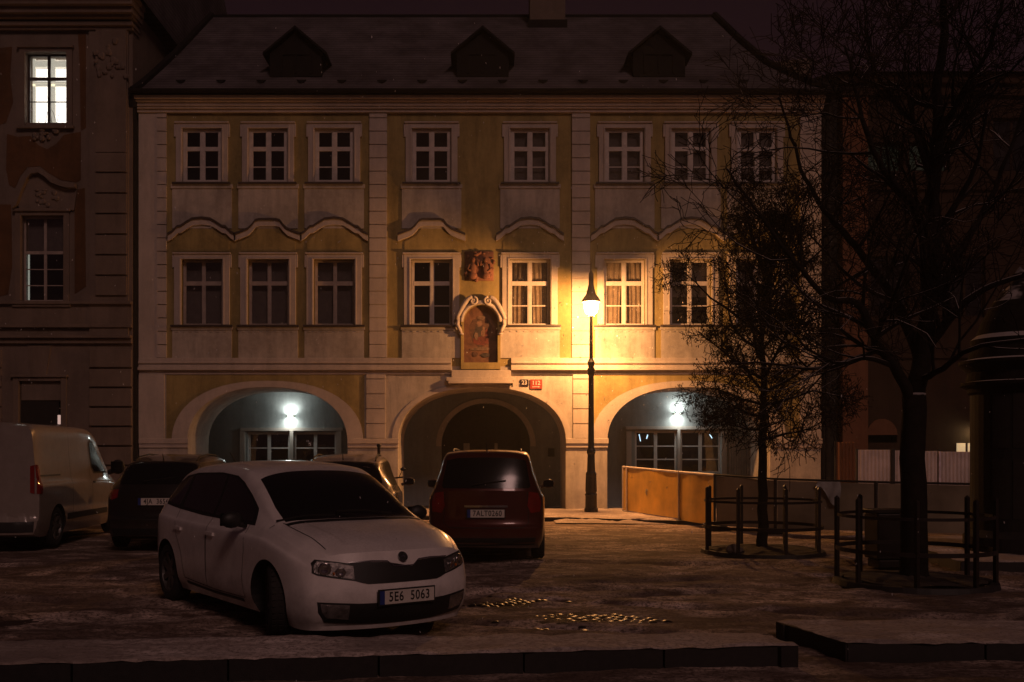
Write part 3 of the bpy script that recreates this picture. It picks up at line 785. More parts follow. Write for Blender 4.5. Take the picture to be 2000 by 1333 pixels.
# ---- shrine niche: painting, frame, scrolls
niche_o = MB().prism(niche(NR+.075, NSP, G(722)), [niche(NR+.001, NSP, G(709))], D-.10, D-.001)
nf = hp(niche_o, 'shrine_frame', M['yellow'])
mb = MB()
arcp = [(NXC + (NR+.11)*math.cos(a), NSP + (NR+.11)*math.sin(a)) for a in np.linspace(0, math.pi, 20)]
arci = [(NXC + (NR+.015)*math.cos(a), NSP + (NR+.015)*math.sin(a)) for a in np.linspace(0, math.pi, 20)]
mb.prism(arcp + arci[::-1], [], D-.16, D-.02)
for s in (-1, 1):                                          # swept broken pediment with volutes
    pts = []
    for u in np.linspace(0, 1, 10):
        pts.append((NXC + s*(.64 - .42*u), D-.14, NSP + .06 + .58*math.sin(u*math.pi/2)))
    mb.tube(pts, [.05 + .02*math.sin(u*3.1) for u in np.linspace(0, 1, 10)], 8)
    sp = []
    for u in np.linspace(0, 1, 22):
        a = u*4.2*math.pi/1.6; r = .11*(1-u*.8); sp.append((NXC + s*(.19 - r*math.sin(a)*1.0) , D-.17, NSP + .56 + r*math.cos(a) - .02))
    mb.tube(sp, [.034*(1-.5*u) for u in np.linspace(0, 1, 22)], 6)
    mb.ball((NXC+s*.19, D-.15, NSP+.54), (.06, .03, .06), 10)
    # hanging scroll leaves at the springing
    mb.tube([(NXC+s*(NR+.13), D-.12, NSP+.12), (NXC+s*(NR+.17), D-.14, NSP-.08), (NXC+s*(NR+.10), D-.15, NSP-.22), (NXC+s*(NR+.06), D-.12, NSP-.30)], [.045, .055, .05, .03], 8)
    mb.box(NXC+s*NR-(.13 if s < 0 else -.0), NXC+s*NR+(.0 if s < 0 else .13), D-.15, D-.101, NSP-.34, NSP-.30)
hp(mb, 'shrine_pediment', M['trim'], smooth=True, parent=nf)
def paintmat():
    m, t, b = nt('faded fresco ground')
    v = coords(t); n = noise(t, 2.4, 7, .75, v, 1.0)
    r = ramp(t, n.outputs[0], [(.3, (.05,.022,.014)), (.5, (.13,.055,.03)), (.68, (.20,.10,.05))])
    t.links.new(r.outputs[0], b.inputs['Base Color']); b.inputs['Roughness'].default_value = .7; return m
mb = MB(); mb.prism(niche(NR, NSP, G(709)), [], D+.045, D+.06); pt = hp(mb, 'painting', paintmat(), parent=nf)
def blob(cx, cz, rx, rz, mat, nm, n=14, sd=1, y=D+.043):
    rr = random.Random(sd); pts = [(cx+rx*math.cos(2*math.pi*k/n)*(1+rr.uniform(-.18, .18)), cz+rz*math.sin(2*math.pi*k/n)*(1+rr.uniform(-.18, .18))) for k in range(n)]
    return (pts, y, mat)
# generic seated figure holding a child, painted as flat patches (one mesh, several pigments)
pig = [simple('fresco '+n_, c, .7, nz=.5, ns=14) for n_, c in (('robe', (.12,.028,.018)), ('skin', (.17,.09,.055)), ('cloak', (.05,.035,.028)), ('light', (.14,.085,.055)), ('earth', (.085,.04,.024)))]
mb = MB(); zc = G(655); lay = 0
for cx, cz, rx, rz, mi, sd in ((0, .10, .30, .42, 4, 1), (.0, -.02, .20, .26, 2, 2), (.02, -.14, .22, .13, 0, 3), (-.05, .12, .12, .15, 2, 4), (-.04, .30, .075, .09, 3, 5), (-.04, .30, .05, .065, 1, 6),
                               (.07, .06, .07, .11, 1, 7), (.08, .18, .04, .05, 1, 8), (.16, .02, .05, .17, 0, 9), (-.12, -.02, .05, .10, 3, 10), (0, -.36, .27, .05, 3, 11), (-.15, -.50, .08, .07, 4, 12), (.12, -.52, .12, .06, 2, 13), (.02, .46, .12, .05, 3, 14)):
    lay += 1; pts, y, _ = blob(NXC+cx, zc+cz, rx, rz, None, '', sd=sd, y=D+.044-lay*.0012)
    mb.prism(pts, [], y, y+.001, mi=mi)
hp(mb, 'painted_figure', pig, parent=nf)
# carved relief above the shrine: two figures among leaves
rx0, rx1, rz0, rz1 = F(908), F(964), G(549), G(492); rxc = (rx0+rx1)/2; rzc = (rz0+rz1)/2
mb = MB(); mb.box(rx0, rx1, D-.04, D-.001, rz0, rz1)
rr = random.Random(3)
for s in (-1, 1):
    bx = rxc + s*.17
    mb.ball((bx, D-.07, rzc-.08), (.10, .06, .19), 10); mb.ball((bx, D-.08, rzc-.26), (.12, .06, .10), 10); mb.ball((bx-s*.01, D-.09, rzc+.15), (.062, .06, .075), 10)
    mb.tube([(bx-s*.07, D-.08, rzc+.05), (bx-s*.14, D-.11, rzc+.0), (bx-s*.12, D-.12, rzc+.12)], [.03, .026, .02], 8)
    mb.tube([(bx+s*.08, D-.08, rzc+.04), (bx+s*.14, D-.10, rzc-.10), (bx+s*.05, D-.12, rzc-.14)], [.032, .026, .02], 8)
for k in range(26):
    a = rr.uniform(0, 6.28); e = rr.uniform(.85, 1.1)
    mb.ball((rxc+.37*e*math.cos(a), D-.05, rzc+.36*e*math.sin(a)), (rr.uniform(.03,.07), .035, rr.uniform(.02,.06)), 6)
hp(mb, 'relief_carving', M['relief'], smooth=True)
# iron handle bar under the left end of the niche base and small fittings
mb = MB(); mb.tube([(F(1000), D-.1, G(741)), (F(1000), D-.1, G(757))], .02, 6); hp(mb, 'wall_bracket', M['iron'])
# house number plates
s_ = empty('house_number_plate', (F(1024), D-.02, G(748)), label='small dark plate with a white 23 beside the niche base', cat='sign')
mb = MB(); mb.box(-.11, .11, -.012, .012, -.085, .085); mb.build('panel', M['signblack'], s_, bevel=.004)
text_mesh('digits', '23', .15, M['signwhite'], s_, (0, -.014, 0), (math.pi/2, 0, 0))
s_ = empty('district_number_plate', (F(1047), D-.02, G(751)), label='small red enamel plate with white number right of the dark 23 plate', cat='sign')
mb = MB(); mb.box(-.16, .16, -.012, .012, -.125, .125); mb.build('panel', M['signred'], s_, bevel=.004)
text_mesh('digits', '112', .15, M['signwhite'], s_, (0, -.014, .03), (math.pi/2, 0, 0))
mb = MB(); mb.box(-.10, .10, -.0145, -.0125, -.075, -.062); mb.build('rule_line', M['signwhite'], s_)
# notices in the gateway
for (x0, x1, y0, y1, lb) in ((905, 917, 880, 866, 'small pale paper notice on the gate under the middle arch'), (966, 972, 878, 866, 'narrow pale sticker on the right leaf of the gate')):
    mb = MB(); mb.box(fx(x0), fx(x1), YB+.245, YB+.2545, fz(y0), fz(y1)); tag(mb.build('paper_notice', M['paper']), lb, 'notice')
mb = MB(); mb.box(fx(808), fx(826), YB-.05, YB-.001, fz(928), fz(908)); mb.box(fx(806), fx(828), YB-.06, YB-.001, fz(908)+.001, fz(905)); tag(mb.build('notice_board', M['greyp']), 'small grey board on the wall left of the gate under the middle arch', 'board')
mb = MB(); mb.box(fx(1070), fx(1083), YB-.07, YB-.001, fz(892), fz(876)); tag(mb.build('call_box', M['iron'], bevel=.01), 'small dark box on the wall right of the gate under the middle arch', 'box')

# ---- up and down wall lamps in the arcade
def wall_lamp(px, py, label):
    X, Z = fx(px), fz(py)
    r = empty('wall_lamp', (X, YB-.005, Z), label=label, cat='wall lamp', group='up and down lamps in the arcade')
    mb = MB(); n = 16; rad = .13
    ring = [(rad*math.cos(a), -.002 - rad*math.sin(a)) for a in np.linspace(0, math.pi, n)]
    vs = [(x, y, z) for z in (-.03, .03) for x, y in ring]
    mb.add(vs, [(i, i+1, n+i+1, n+i) for i in range(n-1)])
    mb.box(-.03, .03, -.08, -.001, -.012, .012); mb.build('shade', M['sash'], r)
    vs = [(x*.93, y*.93, .004) for x, y in ring]; m2 = MB(); m2.add(vs, [tuple(range(n))]); m2.add([(x, y, -z) for x, y, z in vs], [tuple(range(n))[::-1]])
    m2.build('bulb', glow('cold lamp glow', (.80, 1.0, .90), 14), r)
    for s in (1, -1):
        l = bpy.data.lights.new('lamp_beam', 'SPOT'); l.energy = 38 if s > 0 else 32; l.color = (.92, 1.0, .96); l.spot_size = math.radians(165); l.spot_blend = 1.0; l.shadow_soft_size = .05
        o = bpy.data.objects.new('lamp_beam', l); sc.collection.objects.link(o); o.parent = r; o.location = (0, -.14, s*.05)
        o.rotation_euler = Vector((0, .45, s*1.0)).to_track_quat('-Z', 'Y').to_euler()
    l = bpy.data.lights.new('lamp_spill', 'POINT'); l.energy = 11; l.color = (.90, 1.0, .97); l.shadow_soft_size = .08  # added fill point in front of the fitting, brightens the arcade walls
    o = bpy.data.objects.new('lamp_spill', l); sc.collection.objects.link(o); o.parent = r; o.location = (0, -.30, 0)
    return r
wall_lamp(568, 813, 'cold white up and down lamp on the wall inside the left arch')
wall_lamp(1322, 809, 'cold white up and down lamp on the wall inside the right arch')
# ================================================================ left house
Yl = D - .25
def lx(x): return PX(x, Yl)
def lz(y): return PZ(y, Yl)
lh = empty('left_house', (lx(100), Yl, 0), label='tall old house on the left with one brightly lit upper window', cat='house')
def lp(mb, name, mat, smooth=False, parent=None, bevel=0): return hp(mb, name, mat, smooth, parent or lh, bevel)
LX0, LX1 = -17.0, lx(259)
LT = lz(12)
mb = MB(); mb.prism(rect(LX0, LX1, -.1, LT), [rect(lx(50), lx(131), lz(240), lz(103)), rect(lx(42), lx(125), lz(588), lz(422)), rect(lx(38), lx(120), lz(830), lz(745)),
    rect(lx(-130), lx(-50), lz(240), lz(103)), rect(lx(-138), lx(-55), lz(588), lz(422))], Yl, Yl+.5)
lp(mb, 'front_wall', M['lbrown'])
mb = MB(); mb.box(LX1-.3, LX1, Yl+.5, Yl+12, -.1, LT); mb.box(LX0, LX0+.3, Yl+.5, Yl+12, -.1, LT); mb.box(LX0, LX1, Yl+12, Yl+12.3, -.1, LT); lp(mb, 'side_wall', M['lbrown'])
mb = MB(); mb.box(LX0+.31, LX1-.31, Yl+1.5, Yl+1.55, -.1, LT); lp(mb, 'interior_wall', M['room'])
# orange fields with soft outlines beside and below the windows
def field(pts): 
    m2 = MB(); m2.prism([(lx(x), lz(y)) for x, y in pts], [], Yl-.012, Yl-.001); lp(m2, 'painted_field', M['lorange'])
field([(14, 262), (34, 268), (60, 266), (75, 284), (92, 292), (110, 282), (125, 264), (158, 258), (158, 352), (150, 357), (118, 352), (95, 338), (78, 325), (54, 327), (40, 345), (30, 368), (18, 362), (12, 330)])
field([(152, 60), (168, 60), (168, 250), (158, 256), (156, 130)]); field([(0, 95), (24, 92), (20, 150), (26, 200), (12, 240), (0, 245)])
field([(146, 372), (166, 368), (168, 560), (146, 575)]); field([(0, 400), (22, 400), (24, 520), (16, 575), (0, 580)])
# pilaster with rusticated courses
mb = MB(); mb.box(lx(176), lx(252), Yl-.07, Yl-.001, lz(660), lz(62)); mb.box(lx(190), lx(250), Yl-.13, Yl-.0705, lz(300), lz(62))
y = 300
while y < 580:
    mb.box(lx(190), lx(250), Yl-.13, Yl-.0705, lz(y+38), lz(y+1.6)); y += 40
for k in range(22):                                        # carved capital
    mb.ball((lx(220)+R.uniform(-.42, .42), Yl-.14, lz(120)+R.uniform(-.5, .5)), (R.uniform(.05,.1), .05, R.uniform(.05,.12)), 6)
lp(mb, 'pilaster', M['lbrown'], bevel=.01)
mb = MB()
for y0, y1, p in ((596, 590, .16), (634, 596, .06), (641, 634, .12), (662, 656, .20), (672, 662, .10)): mb.box(LX0, LX1+.001, Yl-p, Yl-.001, lz(y0)+.001, lz(y1))
lp(mb, 'plinth_band', M['lbrown'], bevel=.01)
for k_ in range(8):
    y = 682+38*k_
    mb = MB(); mb.box(lx(176), LX1-.01, Yl-.08, Yl-.001, lz(y+36), lz(y+1.5)); lp(mb, 'rusticated_course', M['lbrown'], bevel=.012)
    mb = MB(); mb.box(LX0, lx(4), Yl-.05, Yl-.001, lz(y+36), lz(y+1.5)); lp(mb, 'rusticated_course', M['lbrown'], bevel=.012)
mb = MB()
for y0, y1, p in ((62, 56, .12), (56, 48, .20), (44, 38, .30), (38, 26, .42), (26, 12, .55), (12, 2, .7)): mb.box(LX0, LX1+p*.3, Yl-p, Yl+.4, lz(y0)+.001, lz(y1))
lp(mb, 'cornice', M['lbrown'], bevel=.015)
mb = MB(); mb.add([(LX0, Yl-.75, lz(2)), (LX1+.3, Yl-.75, lz(2)), (LX1+.3, Yl+6, lz(2)+5.5), (LX0, Yl+6, lz(2)+5.5), (LX1+.3, Yl+12.5, lz(2)), (LX0, Yl+12.5, lz(2))], [(0,1,2,3), (3,2,4,5), (1,4,2)])
lp(mb, 'roof', M['roof'])
def lwin(x0, x1, y0, y1, label, lit, top, frm=M['lbrown']):
    a, b, z0, z1 = lx(x0), lx(x1), lz(y1), lz(y0)
    mb = MB(); s = .15
    mb.box(a-s, a-.001, Yl-.06, Yl-.001, z0-.1, z1+.1); mb.box(b+.001, b+s, Yl-.06, Yl-.001, z0-.1, z1+.1); mb.box(a-s-.04, b+s+.04, Yl-.12, Yl-.001, z1+.101, z1+.17)
    mb.box(a, b, Yl-.06, Yl-.001, z1+.001, z1+.1); mb.box(a-s-.05, b+s+.05, Yl-.12, Yl-.001, z0-.17, z0-.101)
    if lit or top:
        for k in range(16): mb.ball((lerp(a, b, .5)+R.uniform(-.34, .34), Yl-.05, z0-.28+R.uniform(-.18, .10)), (R.uniform(.04,.09), .04, R.uniform(.03,.08)), 6)
    wd = lp(mb, 'window', M['lbrown'], bevel=.008)
    if label: wd['label'] = label
    ys = Yl+.16; xc = (a+b)/2; fr = .045; tr = z1-(z1-z0)*(.345 if lit else .42)
    mb = MB(); mb.box(a, a+fr, ys, ys+.06, z0, z1); mb.box(b-fr, b, ys, ys+.06, z0, z1); mb.box(a+fr, b-fr, ys, ys+.06, z1-fr, z1); mb.box(a+fr, b-fr, ys, ys+.06, z0, z0+fr)
    mb.box(xc-.035, xc+.035, ys-.004, ys+.05, z0+fr, z1-fr); mb.box(a+fr, xc-.035, ys-.002, ys+.05, tr-.04, tr+.04); mb.box(xc+.035, b-fr, ys-.002, ys+.05, tr-.04, tr+.04)
    for f in ((.5,) if lit else (.33, .66)):
        zz = z0+(tr-z0)*f; mb.box(a+fr, xc-.035, ys+.01, ys+.04, zz-.012, zz+.012); mb.box(xc+.035, b-fr, ys+.01, ys+.04, zz-.012, zz+.012)
    lp(mb, 'sash', M['sill'] if lit else M['sashb'], parent=wd)
    mb = MB(); mb.box(a+.02, b-.02, ys+.02, ys+.024, z0+.02, z1-.02); lp(mb, 'pane', M['glass'], parent=wd)
    return wd, a, b, z0, z1, ys, xc, tr
def lerp(a, b, t): return a+(b-a)*t
wd, a, b, z0, z1, ys, xc, tr = lwin(50, 131, 103, 240, 'brightly lit white window high on the left house', True, True)
mb = MB(); mb.box(a-.3, b+.3, Yl+1.30, Yl+1.32, z0-.3, z1+.3); lp(mb, 'lit_room', glow('lit room wall', (1.0, .96, .90), 2.6), parent=wd)
mb = MB(); mb.box(a-.3, b+.3, Yl+.51, Yl+1.29, z0-.25, z0-.2); mb.box(a-.3, b+.3, Yl+.51, Yl+1.29, z1+.05, z1+.1); mb.box(a-.31, a-.28, Yl+.51, Yl+1.29, z0-.2, z1+.05); mb.box(b+.28, b+.31, Yl+.51, Yl+1.29, z0-.2, z1+.05); lp(mb, 'room_lining', M['signwhite'], parent=wd)
mb = MB(); yi = Yl+.42                                   # inner casement
mb.box(a-.02, a+.07, yi, yi+.05, z0, z1); mb.box(xc-.09, xc+.05, yi, yi+.05, z0, z1); mb.box(b-.03, b+.02, yi, yi+.05, z0, z1); mb.box(a+.07, xc-.09, yi, yi+.05, tr-.03, tr+.03); mb.box(xc+.05, b-.03, yi, yi+.05, tr-.03, tr+.03); mb.box(a, b, yi-.003, yi+.05, z1-.22, z1-.06); mb.box(a, b, yi, yi+.05, tr-.10, tr-.035)
lp(mb, 'inner_sash', glow('glowing cream paint', (.8, .75, .62), .9), parent=wd)  # sash glows by itself; the room's light is put into its material
mb = MB(); pr = random.Random(5)
for k in range(7):
    x = lerp(a, b, pr.uniform(.12, .92)); p = Vector((x, Yl+.3, z0+.02)); l = pr.uniform(.15, .6); dx = pr.uniform(-.3, .3)
    mb.tube([p, p+Vector((dx*.4, 0, l*.6)), p+Vector((dx, 0, l))], [.008, .006, .003], 4)
for k in range(5): mb.ball((lerp(a, b, pr.uniform(.1, .9)), Yl+.3, z0+.05), (.03, .03, .05), 6)
lp(mb, 'window_plant', M['leaf'], parent=wd)
wd, a, b, z0, z1, ys, xc, tr = lwin(42, 125, 422, 588, 'window with half drawn blind and one bright edge under the wavy pediment', False, False)
mb = MB(); mb.box(a+.03, b-.03, ys+.12, ys+.13, tr+.0, z1-.02); lp(mb, 'blind', M['blind'], parent=wd)
mb = MB(); mb.box(a+.05, a+.10, ys+.10, ys+.105, z0+.03, tr-.02); lp(mb, 'light_leak_strip', glow('light leak glow', (.62, .66, .56), .55), parent=wd)  # glowing strip added for the light leaking past the reveal
# wavy pediment with carving
mb = MB(); prof = [(30, 402), (38, 396), (46, 372), (58, 345), (66, 335), (80, 333), (92, 340), (105, 352), (120, 358), (135, 362), (152, 362)]
top = [(lx(x), lz(y)) for x, y in prof]; mb.prism(top + [(p[0], p[1]-.11) for p in top[::-1]], [], Yl-.2, Yl-.001)
mb.prism([(lx(42), lz(412))] + [(p[0], p[1]-.115) for p in top[1:]] + [(lx(146), lz(412))], [], Yl-.06, Yl-.0012)
for k in range(16): mb.ball((lx(92)+R.uniform(-.25, .3), Yl-.07, lz(388)+R.uniform(-.2, .22)), (R.uniform(.03,.09), .035, R.uniform(.03,.07)), 6)
lp(mb, 'carved_pediment', M['lbrown'])
wd, a, b, z0, z1, ys, xc, tr = lwin(38, 120, 745, 830, 'low ground floor window behind the van with a pale blind', False, False)
mb = MB(); mb.box(a+.03, b-.03, Yl+.05, Yl+.06, lz(782), z1-.01); lp(mb, 'blind', M['lbrown'], parent=wd)
mb = MB(); mb.box(a+.0, b-.10, Yl+.08, Yl+.09, z0, lz(782)-.002); lp(mb, 'dark_shutter', M['room'], parent=wd)
mb = MB(); mb.box(lx(112), lx(119), Yl+.02, Yl+.03, lz(829), lz(811)); lp(mb, 'lit_slit', glow('warm slit', (.62, .42, .36), .8), parent=wd)
for xx in ((-130, -50, 103, 240), (-138, -55, 422, 588)): lwin(*xx, None, False, False)
# keystone wedges above the low window
mb = MB(); mb.prism([(lx(62), lz(742)), (lx(90), lz(742)), (lx(101), lz(676)), (lx(56), lz(676))], [], Yl-.05, Yl-.001); lp(mb, 'keystone', M['lbrown'])

# ================================================================ right house
Yr = 28.4
def qx(x): return PX(x, Yr)
def qz(y): return PZ(y, Yr)
rh = empty('right_house', (qx(1700), Yr, 0), label='dark brown house on the right half hidden behind the bare trees', cat='house')
def rp_(mb, name, mat, smooth=False, parent=None): return hp(mb, name, mat, smooth, parent or rh)
RT = qz(168)
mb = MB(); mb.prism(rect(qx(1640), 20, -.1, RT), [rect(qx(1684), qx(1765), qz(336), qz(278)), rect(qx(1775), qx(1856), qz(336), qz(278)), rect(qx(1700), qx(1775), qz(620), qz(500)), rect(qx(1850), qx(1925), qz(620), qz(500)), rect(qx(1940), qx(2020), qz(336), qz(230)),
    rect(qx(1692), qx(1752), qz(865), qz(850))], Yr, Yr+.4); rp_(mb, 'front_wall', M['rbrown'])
mb = MB(); mb.box(PX(1641, 27.5), PX(1690, 27.5), 27.3, Yr-.001, -.1, PZ(195, 27.5)); rp_(mb, 'corner_pilaster', M['rorange'])
mb = MB(); mb.box(PX(1604, 27.2)+.01, PX(1641, 27.3)-.01, 27.5, 28.3, -.1, PZ(170, 27.5)); mb.tube([(PX(1617, 27.2), 27.2, PZ(180, 27.2)), (PX(1617, 27.2), 27.2, 0)], .08, 8); rp_(mb, 'shaded_recess', M['gap'])  # shade of the recess put in as a near-black box; downpipe is real
mb = MB(); mb.box(qx(1640), 20, Yr+1.2, Yr+1.3, -.1, RT); rp_(mb, 'interior_wall', M['room'])
mb = MB(); mb.box(qx(1640)-.1, 20, Yr-.25, Yr+.5, RT+.001, RT+.25); mb.box(qx(1640)-.05, 20, Yr-.12, Yr-.001, RT-.3, RT); mb.box(qx(1692), 20, Yr-.1, Yr-.001, qz(372), qz(362)); mb.box(qx(1692), 20, Yr-.08, Yr-.001, qz(700), qz(690)); rp_(mb, 'cornice', M['rbrown'])
mb = MB(); mb.add([(qx(1640)-.2, Yr-.4, RT+.26), (20.3, Yr-.4, RT+.26), (20.3, Yr+6, RT+2.0), (qx(1640)-.2, Yr+6, RT+2.0), (20.3, Yr+12, RT+.26), (qx(1640)-.2, Yr+12, RT+.26)], [(0,1,2,3), (3,2,4,5), (0,3,5), (1,4,2)]); rp_(mb, 'roof', M['roof'])
mb = MB(); mb.prism([(PX(1500, 30), PZ(130, 30)), (PX(1596, 30), PZ(150, 30)), (PX(1596, 30), PZ(98, 30)), (PX(1530, 30), PZ(105, 30)), (PX(1490, 30), PZ(96, 30))], [], 30.6, 31.4)
mb.v = [(x, y, z) for x, y, z in mb.v]; mb.box(PX(1540, 30), PX(1596, 30), 30.601, 31.4, 8, PZ(140, 30)); rp_(mb, 'gable_stack', M['lbrown'])
wg = glow('dim green lit room', (.10, .13, .085), .10)
for (x0, x1, y0, y1, g) in ((1684, 1765, 278, 336, 1), (1775, 1856, 278, 336, 1), (1700, 1775, 500, 620, 0), (1850, 1925, 500, 620, 0), (1940, 2020, 230, 336, 0)):
    a, b, z0, z1 = qx(x0), qx(x1), qz(y1), qz(y0); xc = (a+b)/2
    mb = MB(); mb.box(a, a+.06, Yr+.12, Yr+.18, z0, z1); mb.box(b-.06, b, Yr+.12, Yr+.18, z0, z1); mb.box(a+.06, b-.06, Yr+.12, Yr+.18, z1-.06, z1); mb.box(a+.06, b-.06, Yr+.12, Yr+.18, z0, z0+.06); mb.box(xc-.03, xc+.03, Yr+.116, Yr+.176, z0+.06, z1-.06)
    wd = rp_(mb, 'window', M['rbrown'])
    mb = MB(); mb.box(a+.02, b-.02, Yr+.14, Yr+.144, z0, z1); rp_(mb, 'pane', M['glass'], parent=wd)
    mb = MB(); mb.box(a-.1, b+.1, Yr+.6, Yr+.62, z0-.1, z1+.1); rp_(mb, 'room_back', wg if g else M['room'], parent=wd)
mb = MB(); mb.prism([(qx(1690), qz(850))] + [(qx(1722)+(qx(1752)-qx(1722))*1.0*math.cos(t_), qz(850)+.45*math.sin(t_)) for t_ in np.linspace(math.pi, 0, 10)] + [(qx(1754), qz(850))], [], Yr-.04, Yr-.001)
rp_(mb, 'arched_panel', M['rorange'])
mb = MB(); mb.box(qx(1868), qx(1884), Yr-.05, Yr-.001, qz(888), qz(866)); mb.box(qx(1890), qx(1902), Yr-.05, Yr-.001, qz(888), qz(866)); o = mb.build('lit_showcase', glow('warm showcase', (.85, .62, .35), .45)); tag(o, 'small warm lit showcases on the wall beyond the corrugated fence', 'showcase')
lt = empty('wall_lantern', (qx(1897), Yr-.3, qz(843)), label='tiny bright lantern on the far wall at the right above the fence', cat='lantern')
mb = MB(); mb.lathe([(.0, .16), (.05, .13), (.13, .07), (.12, .06), (.0, .06)], n=10); mb.tube([(0, .3, .12), (0, .1, .18), (0, 0, .14)], .015, 6); mb.lathe([(.05, -.11), (.03, -.13), (0, -.13)], n=10); mb.build('lantern_frame', M['iron'], lt)
mb = MB(); mb.lathe([(.0, .055), (.095, .055), (.05, -.105), (0, -.105)], n=10); mb.build('lantern_glass', glow('small lantern glow', (1, .82, .45), 22), lt)

# ================================================================ street lamp
LY = 25.5; LX = PX(1154.5, LY)
sl = empty('street_lamp', (LX, LY, .06), label='tall cast iron street lamp glowing warm in front of the cream house', cat='street lamp')
z = lambda y: PZ(y, LY) - .06
prof = [(.0, 0), (.20, 0), (.20, .10), (.17, .13), (.165, .42), (.185, .45), (.15, .50), (.14, .9), (.155, .93), (.155, .98), (.12, 1.03), (.105, 1.45), (.125, 1.49), (.125, 1.55), (.09, 1.62), (.082, 2.3), (.078, z(735)), (.10, z(731)), (.115, z(722)), (.08, z(718)), (.10, z(712)), (.11, z(708)), (.07, z(703)), (.055, z(700)), (.045, z(640)), (.042, z(622)), (.045, z(620)), (.042, z(617.5)), (.0, z(617))]
mb = MB(); mb.lathe([(r_*.86, z_) for r_, z_ in prof], n=20)
for k in range(8):
    a = k*math.pi/4; mb.tube([(.132*math.cos(a), .132*math.sin(a), .52), (.116*math.cos(a), .116*math.sin(a), 1.0)], .014, 6)
mb.build('post', M['iron'], sl, smooth=False)
mb = MB(); mb.lathe([(.0, z(522)+.12), (.018, z(522)+.10), (.02, z(530)), (.06, z(535)), (.065, z(556)), (.10, z(568)), (.13, z(576)), (.20, z(583)), (.235, z(588)), (.245, z(590)), (.225, z(591)), (.19, z(586)), (.0, z(584))], n=24)
mb.build('hood', M['hood'], sl, smooth=False)
mb = MB(); mb.lathe([(.0, z(588)), (.175, z(588)), (.185, z(592)), (.18, z(602)), (.14, z(612)), (.045, z(616.5)), (.0, z(616.5))], n=20)
m_, t_, b_ = nt('frosted glowing bowl'); t_.nodes.remove(b_)
e_ = N(t_, 'ShaderNodeEmission'); e_.inputs[0].default_value = (1.0, .80, .52, 1); e_.inputs[1].default_value = 6
tr_ = N(t_, 'ShaderNodeBsdfTransparent'); tr_.inputs[0].default_value = (.92, .92, .92, 1); ad_ = N(t_, 'ShaderNodeAddShader')
t_.links.new(e_.outputs[0], ad_.inputs[0]); t_.links.new(tr_.outputs[0], ad_.inputs[1]); t_.links.new(ad_.outputs[0], t_.nodes['Material Output'].inputs[0])
mb.build('glass_bowl', m_, sl)
l = bpy.data.lights.new('sodium_lamp', 'POINT'); l.energy = 1000; l.color = (1.0, .43, .135); l.shadow_soft_size = .05
o = bpy.data.objects.new('sodium_lamp', l); sc.collection.objects.link(o); o.parent = sl; o.location = (0, 0, z(591)-.135)
l = bpy.data.lights.new('added_down_spot', 'SPOT'); l.energy = 1100; l.color = (1.0, .42, .125); l.spot_size = math.radians(138); l.spot_blend = .55; l.shadow_soft_size = .06  # added spot under the hood, brightens the pavement and lower wall
o = bpy.data.objects.new('added_down_spot', l); sc.collection.objects.link(o); o.parent = sl; o.location = (0, 0, z(591)-.10)
mb = MB()
for k in range(4):
    a = k*math.pi/2+.6; mb.tube([(.09*math.cos(a), .09*math.sin(a), z(618)), (.19*math.cos(a), .19*math.sin(a), z(603)), (.21*math.cos(a), .21*math.sin(a), z(590))], .008, 5)
mb.build('bowl_bracket', M['iron'], sl)

